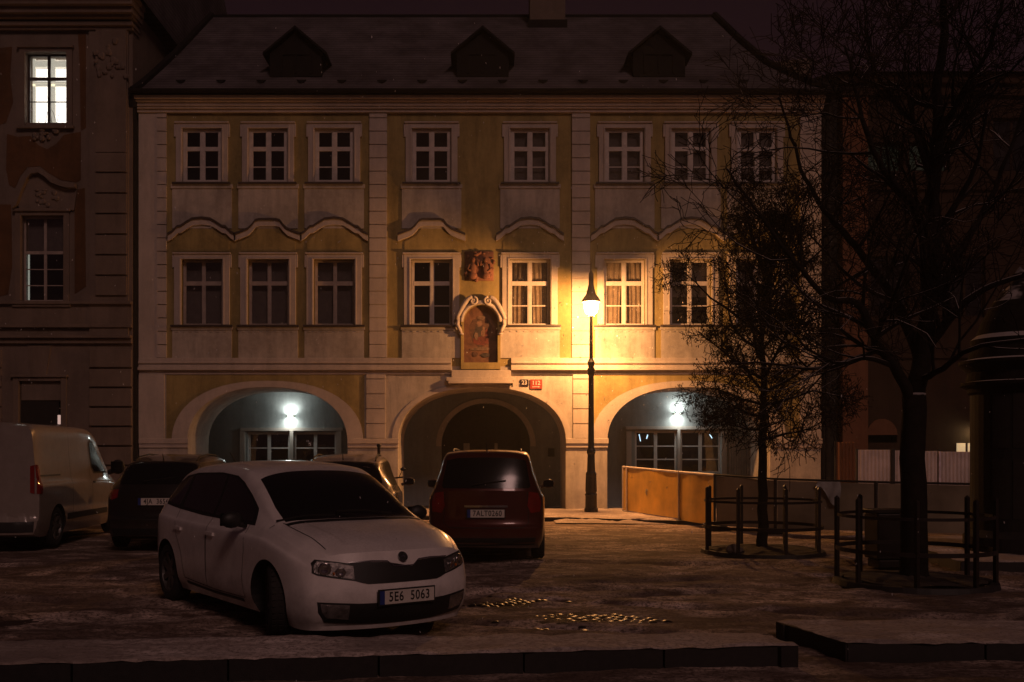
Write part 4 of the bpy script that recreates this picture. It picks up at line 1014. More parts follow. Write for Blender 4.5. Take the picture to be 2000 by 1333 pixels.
# ================================================================ hoardings
pts = [(3.47, 26.0, 1.20), (4.25, 22.6, 1.13), (4.66, 20.9, 1.10), (5.65, 20.0, 1.04), (7.35, 19.3, 1.0), (9.0, 18.6, .98), (10.6, 18.0, .98)]
hlab = ['ochre hoarding panel nearest the street lamp with a torn round sticker', 'short ochre hoarding panel ending at the left tree guard', 'grey hoarding panel behind the small bushy tree',
        'grey hoarding panel with torn plastic sheen between the two trees', 'grey brown hoarding panel behind the big tree trunk', 'last hoarding panel beside the advertising column']
for i in range(6):
    (x0, y0, h0), (x1, y1, h1) = pts[i], pts[i+1]; L = math.hypot(x1-x0, y1-y0); a = math.atan2(y1-y0, x1-x0); hh = (h0+h1)/2
    r = empty('hoarding_panel', (x0, y0, .0), a, label=hlab[i], cat='hoarding', group='site hoarding panels round the works')
    mat = M['board'] if i < 2 or i == 5 else M['boardgrey']
    mb = MB(); nseg = 10; g = .06
    zb = .07 if i else .10
    vs = []
    for k in range(nseg+1):
        u = k/nseg; xx = .03 + (L-.06)*u; hz = lerp(h0, h1, u) - .03
        wv = .012*math.sin(u*9+i)
        vs += [(xx, wv, zb), (xx, wv, hz), (xx, wv+.02, hz), (xx, wv+.02, zb)]
    mb.add(vs, [(4*k+j, 4*k+4+j, 4*k+4+(j+1) % 4, 4*k+(j+1) % 4) for k in range(nseg) for j in range(4)])
    mb.build('board', mat, r, smooth=False)
    mb = MB(); mb.tube([(.0, 0, h0), (L, 0, h1)], .022, 6); mb.build('top_rail', M['metal'] if i < 2 else M['iron'], r)
    pm = M['metal'] if i < 2 else M['iron']
    mb = MB(); mb.tube([(0, 0, .0), (0, 0, h0+.02)], .028, 8); mb.build('post', pm, r)
    mb = MB(); mb.tube([(L-.02, 0, .0), (L-.02, 0, h1+.02)], .02, 8); mb.build('post', pm, r)
    if i == 0: mb = MB(); mb.box(.28, .33, -.035, .0, 0, h0); mb.build('post', pm, r)
    mb = MB(); mb.box(-.16, .22, -.13, .13, -.02, .075); mb.build('foot_block', M['stone'] if i == 0 else M['kerb'], r, bevel=.015)
    if i == 0:
        mb = MB(); mb.latheY([(.03, 0), (.07, -.002), (.072, -.006), (.055, -.008), (.03, -.006)], L*.47, -.014, .62, 14, a0=.3, a1=5.2); mb.build('torn_sticker', M['paper'], r)
    if i == 3:
        mb = MB(); vs = []; n = 14
        for k in range(n+1):
            for q in range(9):
                u, v = k/n, q/8
                vs.append((L*.42 + .42*u + .02*math.sin(v*7), -.03-.03*abs(math.sin(u*9+v*2))*(.3+v), hh-.02 - v*(.10 + .62*u**1.6)*(1-.15*math.sin(u*9))))
        mb.add(vs, [(k*9+q, (k+1)*9+q, (k+1)*9+q+1, k*9+q+1) for k in range(n) for q in range(8)])
        mb.build('plastic_sheen', simple('pale plastic sheen', (.34, .34, .33), .25, nz=.2), r, smooth=True)  # sheen on the plastic film put in as a pale sheet
# round litter on the hoarding's far side and corrugated fence behind
def corr(x0, x1, y, z0, z1, mat, n=None, amp=.02, y1=None):
    m2 = MB(); L = x1-x0; n = n or int(L/.018); vs = []
    for i in range(n+1):
        u = i/n; yy = y + (0 if y1 is None else (y1-y)*u) + amp*math.sin(u*L/.09*2*math.pi)
        vs += [(x0+L*u, yy, z0), (x0+L*u, yy, z1)]
    m2.add(vs, [(2*i, 2*i+2, 2*i+3, 2*i+1) for i in range(n)]); return m2
Yc_ = 24.2
cl = ['grey corrugated sheet fence panel right of the house corner', 'corrugated fence panel partly behind the big tree trunk with a dark sign', 'corrugated fence panel left of the bright strip', 'corrugated fence panel at the right end by the advertising column']
for i, (x0, x1) in enumerate(((1676, 1739), (1748, 1800), (1800, 1832), (1836, 1925))):
    a, b = PX(x0, Yc_), PX(x1, Yc_); r = empty('corrugated_fence', (a, Yc_, 0), label=cl[i], cat='fence', group='corrugated sheet fence panels')
    corr(0, b-a, 0, .1, PZ(879+i*1.2, Yc_), None).build('sheet', M['metal'], r, smooth=True)
    mb = MB(); mb.box(-.03, .03, .03, .09, 0, PZ(877, Yc_)); mb.box(0.03, b-a-.03, .035, .07, 1.35, 1.41); mb.box(.03, b-a-.03, .035, .07, .3, .36); mb.build('frame', M['iron'], r)
    if i == 1: mb = MB(); mb.latheY([(0, -.01), (.13, -.01), (.14, 0)], .42, -.03, 1.25, 12); mb.build('round_sign', M['iron'], r)
mb = MB(); mb.box(PX(1740, Yc_), PX(1747, Yc_), Yc_-.04, Yc_+.03, 0, PZ(878, Yc_)); tag(mb.build('fence_upright', M['iron']), 'dark post between the two left corrugated fence panels', 'post')
mb = MB(); mb.box(PX(1832.6, Yc_), PX(1835.4, Yc_), Yc_-.05, Yc_-.01, 0, PZ(882, Yc_)); tag(mb.build('fence_upright', M['gapstrip']), 'pale strip painted for the light at the gap between the corrugated fence panels', 'post')  # bright strip: light at the gap put into a pale colour
Ys_ = 25.5
r = empty('slatted_hoarding', (PX(1634, Ys_), Ys_, 0), label='narrow brown ribbed panel standing against the house corner', cat='fence')
corr(0, PX(1672, Ys_)-PX(1634, Ys_), 0, .05, PZ(864, Ys_), None, amp=.015, n=80).build('ribbed_sheet', M['rorange'], r)
mb = MB(); mb.box(-.03, .02, .02, .06, 0, PZ(862, Ys_)); mb.build('post', M['iron'], r)

# ================================================================ tree guards
def tree_guard(cx, cy, rad, rot, label):
    r = empty('tree_guard', (cx, cy, 0), rot, label=label, cat='tree guard', group='round iron guards round the trees')
    n = 8; a_ = [2*math.pi*k/n for k in range(n)]
    for k in range(n):
        x, y = rad*math.cos(a_[k]), rad*math.sin(a_[k])
        mb = MB(); mb.box(x-.022, x+.022, y-.022, y+.022, -.03, 1.0); mb.add([(x-.022,y-.022,1.0),(x+.022,y-.022,1.0),(x+.022,y+.022,1.0),(x-.022,y+.022,1.0),(x,y,1.03)], [(0,1,4),(1,2,4),(2,3,4),(3,0,4)])
        mb.build('post', M['ironb'], r)
    for zc, h_, rr_ in ((.80, .036, -.010), (.40, .05, .010)):
        m = 48; mb = MB(); vs = []
        for k in range(m):
            t_ = 2*math.pi*k/m
            for q, s in (((rad+rr_)-.008, -1), ((rad+rr_)+.008, -1), ((rad+rr_)+.008, 1), ((rad+rr_)-.008, 1)): vs.append((q*math.cos(t_), q*math.sin(t_), zc+s*h_/2))
        mb.add(vs, [(4*k+j, 4*((k+1) % m)+j, 4*((k+1) % m)+(j+1) % 4, 4*k+(j+1) % 4) for k in range(m) for j in range(4)])
        mb.build('rail', M['ironb'], r)
    m = 40; mb = MB(); vs = []
    for k in range(m):
        t_ = 2*math.pi*k/m
        for q, zz in ((rad-.07, -.03), (rad+.06, -.03), (rad+.04, .035), (rad-.05, .035)): vs.append((q*math.cos(t_), q*math.sin(t_), zz))
    mb.add(vs, [(4*k+j, 4*((k+1) % m)+j, 4*((k+1) % m)+(j+1) % 4, 4*k+(j+1) % 4) for k in range(m) for j in range(4)])
    mb.build('edging_ring', M['kerb'], r)
    mb = MB(); vs = [(0, 0, .06)]; rr = random.Random(int(cx*10))
    for j in range(1, 7):
        for k in range(24):
            q = (rad-.075)*j/6; t_ = 2*math.pi*k/24; vs.append((q*math.cos(t_), q*math.sin(t_), .045+.05*(1-j/6)+rr.uniform(-.014, .014)))
    fs = [(0, 1+k, 1+(k+1) % 24) for k in range(24)] + [(1+24*j+k, 1+24*(j+1)+k, 1+24*(j+1)+(k+1) % 24, 1+24*j+(k+1) % 24) for j in range(5) for k in range(24)]
    mb.add(vs, fs); mb.build('soil', M['earth'], r)
    return r
T1 = (4.34, 16.1); T2 = (5.14, 12.3)
tree_guard(*T1, .90, .12, 'left round iron guard round the small bushy tree')
tree_guard(*T2, .88, .42, 'right round iron guard round the big forked tree')
# box bin and stones near the trees
b_ = empty('litter_bin', (PX(1738, 13.9), 13.9, 0), .1, label='dark litter bin behind the trunk of the big tree', cat='litter bin')
mb = MB(); mb.box(-.27, .27, -.2, .2, .12, .74); mb.box(-.24, .24, -.17, .17, 0, .119); mb.build('body', M['ironb'], b_, bevel=.02)
mb = MB(); mb.box(-.29, .29, -.22, .22, .742, .79); mb.build('lid', M['iron'], b_, bevel=.015)
b_ = empty('stone_block', (PX(1432, 15.6), 15.6, .02), .3, label='rounded pale stone inside the left tree guard', cat='stone')
mb = MB(); mb.ball((0, 0, .06), (.13, .09, .09), 8); mb.ball((.12, .03, .04), (.08, .07, .06), 7); mb.build('stone', M['stone'], b_, smooth=True)

# ================================================================ advertising column
AY = 14.9; ac = empty('advertising_column', (PX(1992, AY), AY, .12), label='dark round advertising column with snow on its cornice at the right edge', cat='advertising column')
z = lambda y: PZ(y, AY)-.12
mb = MB(); mb.lathe([(0, 0), (.76, 0), (.76, .22), (.70, .28), (.67, .32)], n=40); mb.build('base', M['gap'], ac)
mb = MB(); mb.lathe([(.66, .32), (.66, z(772))], n=40)
rr = random.Random(9)
for k in range(14):                                         # pasted posters, edges lifting
    a0 = -2.6 + .42*(k % 7); z0 = .5 + 1.0*(k//7); vs = []
    for i in range(6):
        t_ = a0 + .36*i/5; vs += [(.667*math.cos(t_), .667*math.sin(t_), z0), (.667*math.cos(t_), .667*math.sin(t_), z0+.85)]
    mb.add(vs, [(2*i, 2*i+2, 2*i+3, 2*i+1) for i in range(5)], 1)
mb.build('drum', [M['gap'], M['room']], ac, smooth=False)
mb = MB(); mb.lathe([(.66, z(772)), (.70, z(768)), (.70, z(760)), (.80, z(754)), (.80, z(748)), (.72, z(746)), (.70, z(728)), (.74, z(722)), (.82, z(712)), (.82, z(706)), (.70, z(702)), (.64, z(680)), (.66, z(664)), (.58, z(655)), (.52, z(630)), (.36, z(590)), (.16, z(560)), (.07, z(545)), (.10, z(536)), (.0, z(520))], n=40); mb.build('cornice', M['bark'], ac)

# ================================================================ parking post and bin by the left pier
mb = MB(); mb.tube([(0, 0, 0), (0, 0, PZ(872, 22.5))], .035, 8); mb.ball((0, 0, PZ(871, 22.5)), .05, 8)
p_ = mb.build('bollard_post', M['ironb']); p_.location = (PX(740, 22.5), 22.5, 0); tag(p_, 'thin brown post standing before the pier left of the middle arch', 'post')
b_ = empty('scooter', (PX(760, 21.5), 21.5, 0), math.radians(96), label='dark scooter with snowy seat half hidden before the pier of the middle arch', cat='scooter')
mb = MB(); mb.latheY([(.12, -.05), (.22, -.05), (.24, 0), (.22, .05), (.12, .05)], .62, 0, .24); mb.build('wheel', M['rubber'], b_); mb = MB(); mb.latheY([(.12, -.05), (.22, -.05), (.24, 0), (.22, .05), (.12, .05)], -.6, 0, .24); mb.build('wheel', M['rubber'], b_)
mb = MB(); mb.ball((-.5, 0, .52), (.42, .17, .22), 12); mb.box(-.2, .42, -.16, .16, .26, .32); mb.ball((.52, 0, .62), (.12, .2, .36), 12); mb.ball((.58, 0, .34), (.17, .08, .16), 10); mb.build('body', M['cardark'], b_, smooth=True)
mb = MB(); mb.ball((-.45, 0, .76), (.40, .15, .06), 12); mb.build('seat', M['snow'], b_, smooth=True)
mb = MB(); mb.tube([(.5, 0, .9), (.46, 0, 1.0), (.42, -.3, 1.03)], .018, 6); mb.tube([(.46, 0, 1.0), (.42, .3, 1.03)], .018, 6); mb.tube([(.45, .22, 1.03), (.44, .28, 1.17)], .008, 5); mb.ball((.44, .30, 1.2), (.02, .06, .04), 8); mb.tube([(.45, -.22, 1.03), (.44, -.28, 1.17)], .008, 5); mb.ball((.44, -.30, 1.2), (.02, .06, .04), 8); mb.build('handlebar', M['plastic'], b_)

# ================================================================ trees
def rot_about(v, ax, a): return Matrix.Rotation(a, 3, ax) @ v
class Tree:
    def __init__(s, seed): s.r = random.Random(seed); s.limb = MB(); s.tw = MB(); s.lf = MB(); s.nt = 0
    def rdir(s, d, spread):
        ax = Vector((s.r.gauss(0,1), s.r.gauss(0,1), s.r.gauss(0,1))).normalized().cross(d)
        if ax.length < 1e-3: ax = Vector((1,0,0))
        return rot_about(d, ax.normalized(), spread)
    def leafat(s, p):
        r = s.r; q = Vector((r.uniform(-.02,.02), r.uniform(-.02,.02), -r.uniform(.01,.05))); c = p + q
        a = Vector((r.gauss(0,.45), r.gauss(0,.45), -1)).normalized(); b = a.cross(Vector((r.gauss(0,1), r.gauss(0,1), r.gauss(0,1)))).normalized()
        l, w_ = r.uniform(.018, .036), r.uniform(.006, .012)
        s.lf.add([c-a*l, c+b*w_, c+a*l, c-b*w_], [(0,1,2,3)])
    def grow(s, p, d, L, rad, lev, cfg):
        r = s.r; n = cfg['seg'][lev]; pts = [p.copy()]; rads = [rad]; dirs = []
        for i in range(n):
            d = (d + Vector((r.gauss(0,1), r.gauss(0,1), r.gauss(0,1)))*cfg['wob'][lev] + Vector((0,0,cfg['up'][lev]))).normalized()
            p = p + d*(L/n); pts.append(p.copy()); dirs.append(d.copy()); rads.append(max(cfg['rmin'], rad*(1-.75*(i+1)/n)))
        if lev >= cfg['twig']: s.tw.tube(pts, rads, 3, cap=False)
        else: s.limb.tube(pts, rads, 7 if lev == 0 else 5, cap=False)
        s.children(pts, rads, dirs, L, lev, cfg)
    def children(s, pts, rads, dirs, L, lev, cfg, k0=None):
        r = s.r
        if lev+1 < len(cfg['seg']):
            for k in range(k0 or cfg['n'][lev]):
                u = r.uniform(cfg['from'][lev], 1.0); f = u*(len(pts)-1); i = min(int(f), len(pts)-2)
                q = pts[i].lerp(pts[i+1], f-i)
                dd = s.rdir(dirs[i], math.radians(r.uniform(*cfg['ang'][lev])))
                s.grow(q, dd, cfg['len'][lev+1]*r.uniform(.6, 1.2)*(1.15-.45*u), max(cfg['rmin'], rads[i]*.55), lev+1, cfg)
        if cfg.get('leaves') and lev == len(cfg['seg'])-1:
            for k in range(cfg['leaves']):
                if r.random() < cfg['lp']: s.leafat(pts[r.randrange(1, len(pts))])
    def guided(s, path, r0, r1, cfg, kids, lev=0):
        P = [Vector(p) for p in path]; pts = []
        for i in range(len(P)-1):
            a, b = P[i], P[i+1]; pa = P[max(0, i-1)]; pb = P[min(len(P)-1, i+2)]
            for k in range(4):
                t_ = k/4; q = .5*((2*a) + (b-pa)*t_ + (2*pa-5*a+4*b-pb)*t_*t_ + (3*a-pa-3*b+pb)*t_**3)
                if i or k: q += Vector((s.r.gauss(0,.012), s.r.gauss(0,.012), 0))
                pts.append(q)
        pts.append(P[-1]); n = len(pts); rads = [r0 + (r1-r0)*(i/(n-1))**.8 for i in range(n)]
        s.limb.tube(pts, rads, 10 if r0 > .08 else 7, cap=True)
        dirs = [(pts[i+1]-pts[i]).normalized() for i in range(n-1)]
        s.children(pts, rads, dirs, 1, lev, cfg, kids)
        return pts
# small bushy tree
small = empty('bushy_tree', (T1[0], T1[1], 0), label='small bushy tree with withered leaves inside the left round guard', cat='tree')
t1 = Tree(11); o_ = Vector((T1[0], T1[1], 0))
cfg = dict(seg=[3, 5, 4, 3, 2], wob=[.05, .16, .22, .3, .35], up=[0, .05, .03, 0, -.02], rmin=.0045, twig=3, n=[0, 9, 6, 5], **{'from': [.2, .25, .15, .1]}, ang=[(40, 80), (30, 65), (30, 75), (30, 80)], len=[0, 1.25, .62, .36, .19], leaves=2, lp=.58)
trunk = [o_, o_+Vector((.01, 0, .9)), o_+Vector((-.01, 0, 1.75)), o_+Vector((.03, .02, 2.5)), o_+Vector((.0, .0, 3.4)), o_+Vector((.06, .0, 4.3)), o_+Vector((.02, 0, 4.9))]
P = t1.guided(trunk, .095, .018, dict(cfg, n=[0]), 0, lev=9)
for k in range(28):
    u = k/27; zz = 1.75 + 2.75*u; az = k*2.39996 + t1.r.uniform(-.3, .3); el = math.radians(8 + 48*u + t1.r.uniform(-8, 8)); L = (1.9 - .45*u*u)*t1.r.uniform(.8, 1.1)*(.48 + .52*min(1, u*2.6))
    i = min(range(len(P)), key=lambda j: abs(P[j].z-zz)); cfg2 = dict(cfg); 
    t1.grow(P[i].copy(), Vector((math.cos(az)*math.cos(el), math.sin(az)*math.cos(el), math.sin(el))), L, .030, 1, cfg)
def tbuild(t_, root, crown_mat):
    inv = Matrix.Translation(-root.location)
    for mb_, nm, mt, sm in ((t_.limb, 'trunk', M['bark'], True), (t_.tw, 'crown', crown_mat, False), (t_.lf, 'leaves', M['leaf'], False)):
        if not mb_.v: continue
        me = bpy.data.meshes.new(nm); me.from_pydata(mb_.v, [], mb_.f); me.transform(inv); me.materials.append(mt)
        if sm: me.polygons.foreach_set('use_smooth', [True]*len(me.polygons))
        o = bpy.data.objects.new(nm, me); sc.collection.objects.link(o); o.parent = root
tbuild(t1, small, M['twig'])
# big forked tree
big = empty('forked_tree', (T2[0], T2[1], 0), label='big bare tree with snow on its forked limbs inside the right round guard', cat='tree')
t2 = Tree(23)
def q(x, y, dy): Y = T2[1]+dy; return (PX(x, Y), Y, PZ(y, Y))
cfgb = dict(seg=[6, 6, 4, 3, 3], wob=[.06, .13, .16, .2, .25], up=[0, .05, .03, .01, 0], rmin=.0042, twig=3, n=[7, 6, 4, 3], **{'from': [.15, .15, .12, .1]}, ang=[(30, 65), (25, 60), (25, 60), (25, 60)], len=[0, 1.5, .85, .5, .3], leaves=0, lp=0)
P0 = t2.guided([(T2[0], T2[1], -.05), (T2[0]+.0, T2[1], .25), (T2[0]-.01, T2[1], 1.2), q(1785, 770, 0)], .18, .135, cfgb, 0, lev=9)
t2.guided([q(1785, 775, 0), q(1808, 660, 0), q(1824, 540, .1), q(1822, 420, .1), q(1830, 300, .2), q(1832, 180, .2), q(1842, 60, .1), q(1838, -60, 0), q(1850, -170, 0)], .125, .03, cfgb, 12)
t2.guided([q(1782, 785, 0), q(1745, 715, -.2), q(1705, 660, -.4), q(1690, 610, -.5), q(1660, 588, -.6), q(1622, 585, -.7), q(1580, 545, -.9), q(1530, 480, -1.0), q(1470, 400, -1.1), q(1420, 330, -1.2)], .075, .012, cfgb, 9)
t2.guided([q(1795, 700, 0), q(1755, 600, .3), q(1700, 520, .6), q(1645, 450, .9), q(1600, 400, 1.1), q(1565, 330, 1.3), q(1540, 250, 1.4), q(1520, 190, 1.5)], .07, .012, cfgb, 9)
t2.guided([q(1800, 700, 0), q(1850, 630, -.2), q(1905, 575, -.4), q(1975, 545, -.5), q(2060, 520, -.6)], .07, .02, cfgb, 9)
t2.guided([q(1815, 600, 0), q(1870, 500, .3), q(1930, 400, .6), q(1985, 260, .8), q(2020, 150, .9)], .065, .015, cfgb, 7)
t2.guided([q(1824, 480, .1), q(1780, 400, -.3), q(1725, 330, -.6), q(1690, 250, -.8), q(1670, 170, -.9), q(1650, 90, -1)], .06, .012, cfgb, 9)
t2.guided([q(1828, 340, .2), q(1790, 250, .5), q(1740, 190, .8), q(1700, 110, 1.0), q(1690, 10, 1.1)], .05, .012, cfgb, 7)
t2.guided([q(1830, 280, .2), q(1870, 200, -.2), q(1925, 110, -.5), q(1960, 0, -.7)], .05, .012, cfgb, 10)
t2.guided([q(1790, 745, 0), q(1840, 720, -.4), q(1900, 680, -.8), q(1990, 665, -1.2), q(2080, 650, -1.4)], .045, .012, cfgb, 7)
t2.guided([q(1745, 715, -.2), q(1690, 700, -.4), q(1640, 710, -.5), q(1590, 690, -.6), q(1540, 640, -.7)], .035, .010, cfgb, 7)
tbuild(t2, big, M['twig'])

# ================================================================ falling snow
mb = MB(); rr = random.Random(4)
for k in range(900):
    if k < 330: Y = rr.uniform(23.2, 26.4); x = LX + rr.gauss(0, 1.6); z_ = rr.uniform(2.6, 6.9)
    else: Y = rr.uniform(5, 24); x = PX(rr.uniform(-50, 2050), Y); z_ = rr.uniform(.3, 1+.45*Y)
    s_ = rr.uniform(.005, .015)*(1 if Y > 15 else .4)
    c = Vector((x, Y, z_)); a = Vector((rr.gauss(0, .3), 0, 1)).normalized()*s_*1.5; b = Vector((1, 0, 0))*s_*.7; e = Vector((0, 1, 0))*s_*.7
    mb.add([c+a*1.3, c+b, c+e, c-b, c-e, c-a], [(0,1,2),(0,2,3),(0,3,4),(0,4,1),(5,2,1),(5,3,2),(5,4,3),(5,1,4)])
o = mb.build('falling_snow', M['flake']); tag(o, 'loose snowflakes falling through the lamp light', 'snowflakes', kind='stuff')
# ================================================================ cars
def pchip(xs, ys, x):
    xs = np.array(xs, float); ys = np.array(ys, float); h = np.diff(xs); d = np.diff(ys)/h; m = np.zeros(len(xs))
    for i in range(1, len(xs)-1):
        if d[i-1]*d[i] > 0:
            w1, w2 = 2*h[i]+h[i-1], h[i]+2*h[i-1]; m[i] = (w1+w2)/(w1/d[i-1]+w2/d[i])
    m[0] = d[0]; m[-1] = d[-1]
    i = np.clip(np.searchsorted(xs, x)-1, 0, len(h)-1); t_ = (x-xs[i])/h[i]
    return (2*t_**3-3*t_**2+1)*ys[i] + (t_**3-2*t_**2+t_)*h[i]*m[i] + (-2*t_**3+3*t_**2)*ys[i+1] + (t_**3-t_**2)*h[i]*m[i+1]
def catmull(P, n):
    out = []
    for i in range(len(P)-1):
        a, b = P[i], P[i+1]; pa = P[i-1] if i else 2*a-b; pb = P[i+2] if i+2 < len(P) else 2*b-a
        for k in range(n):
            t_ = k/n; out.append(.5*((2*a)+(b-pa)*t_+(2*pa-5*a+4*b-pb)*t_*t_+(3*a-pa-3*b+pb)*t_**3))
    out.append(P[-1]); return out
def section(s, m=6):
    """half outline, bottom centre to top centre"""
    zb, ys, ym, zm, yb, zbt, yr, zr, zt = s
    A = np.array
    bottom = [A([ys*k/m, zb]) for k in range(m)]
    side = catmull([A([ys, zb]), A([ym-.015, zb+.16]), A([ym, zm]), A([ym-.004, zm*.36+zbt*.64]), A([ym-.034, zm*.20+zbt*.80]), A([yb, zbt])], 5)[:-1]
    up = catmull([A([yb, zbt]), A([yr+(yb-yr)*.45, zbt+(zr-zbt)*.52]), A([yr, zr]), A([yr*.80, zr+(zt-zr)*.66]), A([yr*.42, zr+(zt-zr)*.95]), A([0, zt])], 4)
    return bottom, side, up
class CarBody:
    def __init__(s, tab, wheels, bf=.30, br=.30, wr=.345, wz=.30, nosep=None, tailp=None):
        tab = sorted(tab, key=lambda r: r[0]); X = [r[0] for r in tab]; x0, x1 = X[0], X[-1]
        n = 64; xs = [x0+(x1-x0)*i/(n-1) for i in range(n)]
        col = [pchip(X, [r[k] for r in tab], np.array(xs)) for k in range(1, 10)]
        def warp(x, y, z):
            u = max(0, 1-(x1-x)/1.0)**1.6; v = max(0, 1-(x-x0)/.8)**1.6; k = (abs(y)/.8)**2.4
            X_ = x - bf*u*k + br*v*k
            if nosep: X_ += max(0, 1-(x1-x)/.35)*np.interp(z, *nosep)
            if tailp: X_ -= max(0, 1-(x-x0)/.35)*np.interp(z, *tailp)
            return (float(X_), float(y), float(z))
        rings = []
        for i in range(n):
            b_, sd_, up_ = section([c[i] for c in col]); rings.append(b_+sd_+up_)
        nb, nsd, nup = len(b_), len(sd_), len(up_); NR_ = len(rings[0])
        vs = []; fs = []
        for i in range(n): vs += [warp(xs[i], p[0], p[1]) for p in rings[i]]
        for i in range(n-1):
            for j in range(NR_-1): fs.append((i*NR_+j, i*NR_+j+1, (i+1)*NR_+j+1, (i+1)*NR_+j))
        for end, i in ((0, 0), (1, n-1)):
            ring = rings[i]; bot = ring[:nb+1]; side = ring[nb:nb+nsd+1]; top = ring[nb+nsd:][::-1]   # all centre->side
            mc = 16; rws = len(side)
            def samp(pl, t_):
                L = [0]
                for a, b in zip(pl, pl[1:]): L.append(L[-1]+np.linalg.norm(b-a))
                d = t_*L[-1]; k = min(np.searchsorted(L, d, side='right')-1, len(pl)-2)
                return pl[k]+(pl[k+1]-pl[k])*((d-L[k])/max(1e-9, L[k+1]-L[k]))
            o = len(vs); c0, c1 = bot[0], top[0]
            for r_ in range(rws):
                v_ = r_/(rws-1)
                for c_ in range(mc+1):
                    u = c_/mc; B, T = samp(bot, u), samp(top, u); Lf = c0+(c1-c0)*(side[r_][1]-side[0][1])/(side[-1][1]-side[0][1]); Rt = side[r_]
                    vv = (side[r_][1]-side[0][1])/(side[-1][1]-side[0][1])
                    p = (1-vv)*B+vv*T+(1-u)*Lf+u*Rt-((1-u)*(1-vv)*c0+u*(1-vv)*side[0]+(1-u)*vv*c1+u*vv*side[-1])
                    vs.append(warp(xs[i], max(0, p[0]), p[1]))
            fs += [(o+r_*(mc+1)+c_, o+r_*(mc+1)+c_+1, o+(r_+1)*(mc+1)+c_+1, o+(r_+1)*(mc+1)+c_) for r_ in range(rws-1) for c_ in range(mc)]
        nv = len(vs); vs += [(x, -y, z) for x, y, z in vs]; fs += [tuple(k+nv for k in f[::-1]) for f in fs]
        bm = bmesh.new(); V = [bm.verts.new(v) for v in vs]; bm.verts.index_update()
        for f in fs:
            try: bm.faces.new([V[k] for k in f])
            except ValueError: pass
        bmesh.ops.remove_doubles(bm, verts=bm.verts, dist=.004)
        bmesh.ops.holes_fill(bm, edges=[e for e in bm.edges if e.is_boundary], sides=40)
        bmesh.ops.recalc_face_normals(bm, faces=bm.faces)
        s.bvh = BVHTree.FromBMesh(bm)
        s.bm = bm; s.wheels = wheels; s.wr = wr; s.wz = wz; s.x0, s.x1 = x0, x1
    def body(s, mat, parent):
        me = bpy.data.meshes.new('body'); s.bm.to_mesh(me); s.bm.free()
        o = bpy.data.objects.new('body', me); sc.collection.objects.link(o)
        cm = MB()
        for wx in s.wheels: cm.latheY([(0, -1.2), (s.wr, -1.2), (s.wr, 1.2), (0, 1.2)], wx, 0, s.wz, 32)
        c = cm.build('cut', M['black'])
        md = o.modifiers.new('b', 'BOOLEAN'); md.operation = 'DIFFERENCE'; md.object = c; md.solver = 'EXACT'
        bpy.context.view_layer.update(); dg = bpy.context.evaluated_depsgraph_get()
        m2 = bpy.data.meshes.new_from_object(o.evaluated_get(dg))
        if len(m2.polygons) < 200: print('BOOL FAIL'); m2 = me.copy()
        bpy.data.objects.remove(c); o.modifiers.clear(); o.data = m2
        m2.materials.clear(); m2.materials.append(mat); m2.materials.append(M['plastic'])
        for p in m2.polygons:
            p.use_smooth = True; p.material_index = 0
            for wx in s.wheels:
                r_ = math.hypot(p.center.x-wx, p.center.z-s.wz)
                if r_ < s.wr*1.003 and ((Vector((wx, p.center.y, s.wz))-p.center).normalized().dot(p.normal) > .6 or r_ < s.wr*.9): p.material_index = 1; p.use_smooth = False
        # keep creases round the wheel openings crisp
        bm = bmesh.new(); bm.from_mesh(m2)
        for e in bm.edges:
            if len(e.link_faces) == 2 and e.calc_face_angle(0) > math.radians(38): e.smooth = False
        bm.to_mesh(m2); bm.free()
        o.parent = parent; return o
    def patch(s, poly, axis, sg, mat, name, parent, off=.004, step=.05, holes=None, thick=.012):
        bm = bmesh.new()
        m3 = {'y': lambda a, b: (a, 0, b), 'x': lambda a, b: (0, a, b), 'z': lambda a, b: (a, b, 0)}[axis]
        bm.faces.new([bm.verts.new(m3(*p)) for p in poly])
        bmesh.ops.triangulate(bm, faces=bm.faces)
        for d in range(3):
            if 'xyz'[d] == axis: continue
            lo = min(v.co[d] for v in bm.verts); hi = max(v.co[d] for v in bm.verts); x = math.floor(lo/step)*step + step
            while x < hi-1e-4:
                co = [0,0,0]; no = [0,0,0]; co[d] = x; no[d] = 1
                bmesh.ops.bisect_plane(bm, geom=bm.verts[:]+bm.edges[:]+bm.faces[:], plane_co=co, plane_no=no); x += step
        dr = Vector(((-sg,0,0) if axis == 'x' else (0,-sg,0) if axis == 'y' else (0,0,-sg))); ax = 'xyz'.index(axis); bad = []
        for v in bm.verts:
            o = v.co.copy(); o[ax] = sg*6
            h, nn, _, _ = s.bvh.ray_cast(o, dr)
            if h is None: bad.append(v); continue
            if nn.dot(dr) > 0: nn = -nn
            v.co = h + nn*off
        if bad: bmesh.ops.delete(bm, geom=bad, context='VERTS')
        if thick and bm.faces:
            bd = [e for e in bm.edges if e.is_boundary]
            ex = bmesh.ops.extrude_edge_only(bm, edges=bd)
            for g in ex['geom']:
                if isinstance(g, bmesh.types.BMVert): g.co += dr*thick
        bmesh.ops.recalc_face_normals(bm, faces=bm.faces)
        me = bpy.data.meshes.new(name); bm.to_mesh(me); bm.free(); me.materials.append(mat)
        me.polygons.foreach_set('use_smooth', [True]*len(me.polygons))
        o = bpy.data.objects.new(name, me); sc.collection.objects.link(o); o.parent = parent
        md = o.modifiers.new('es', 'EDGE_SPLIT'); md.split_angle = math.radians(35)
        return o
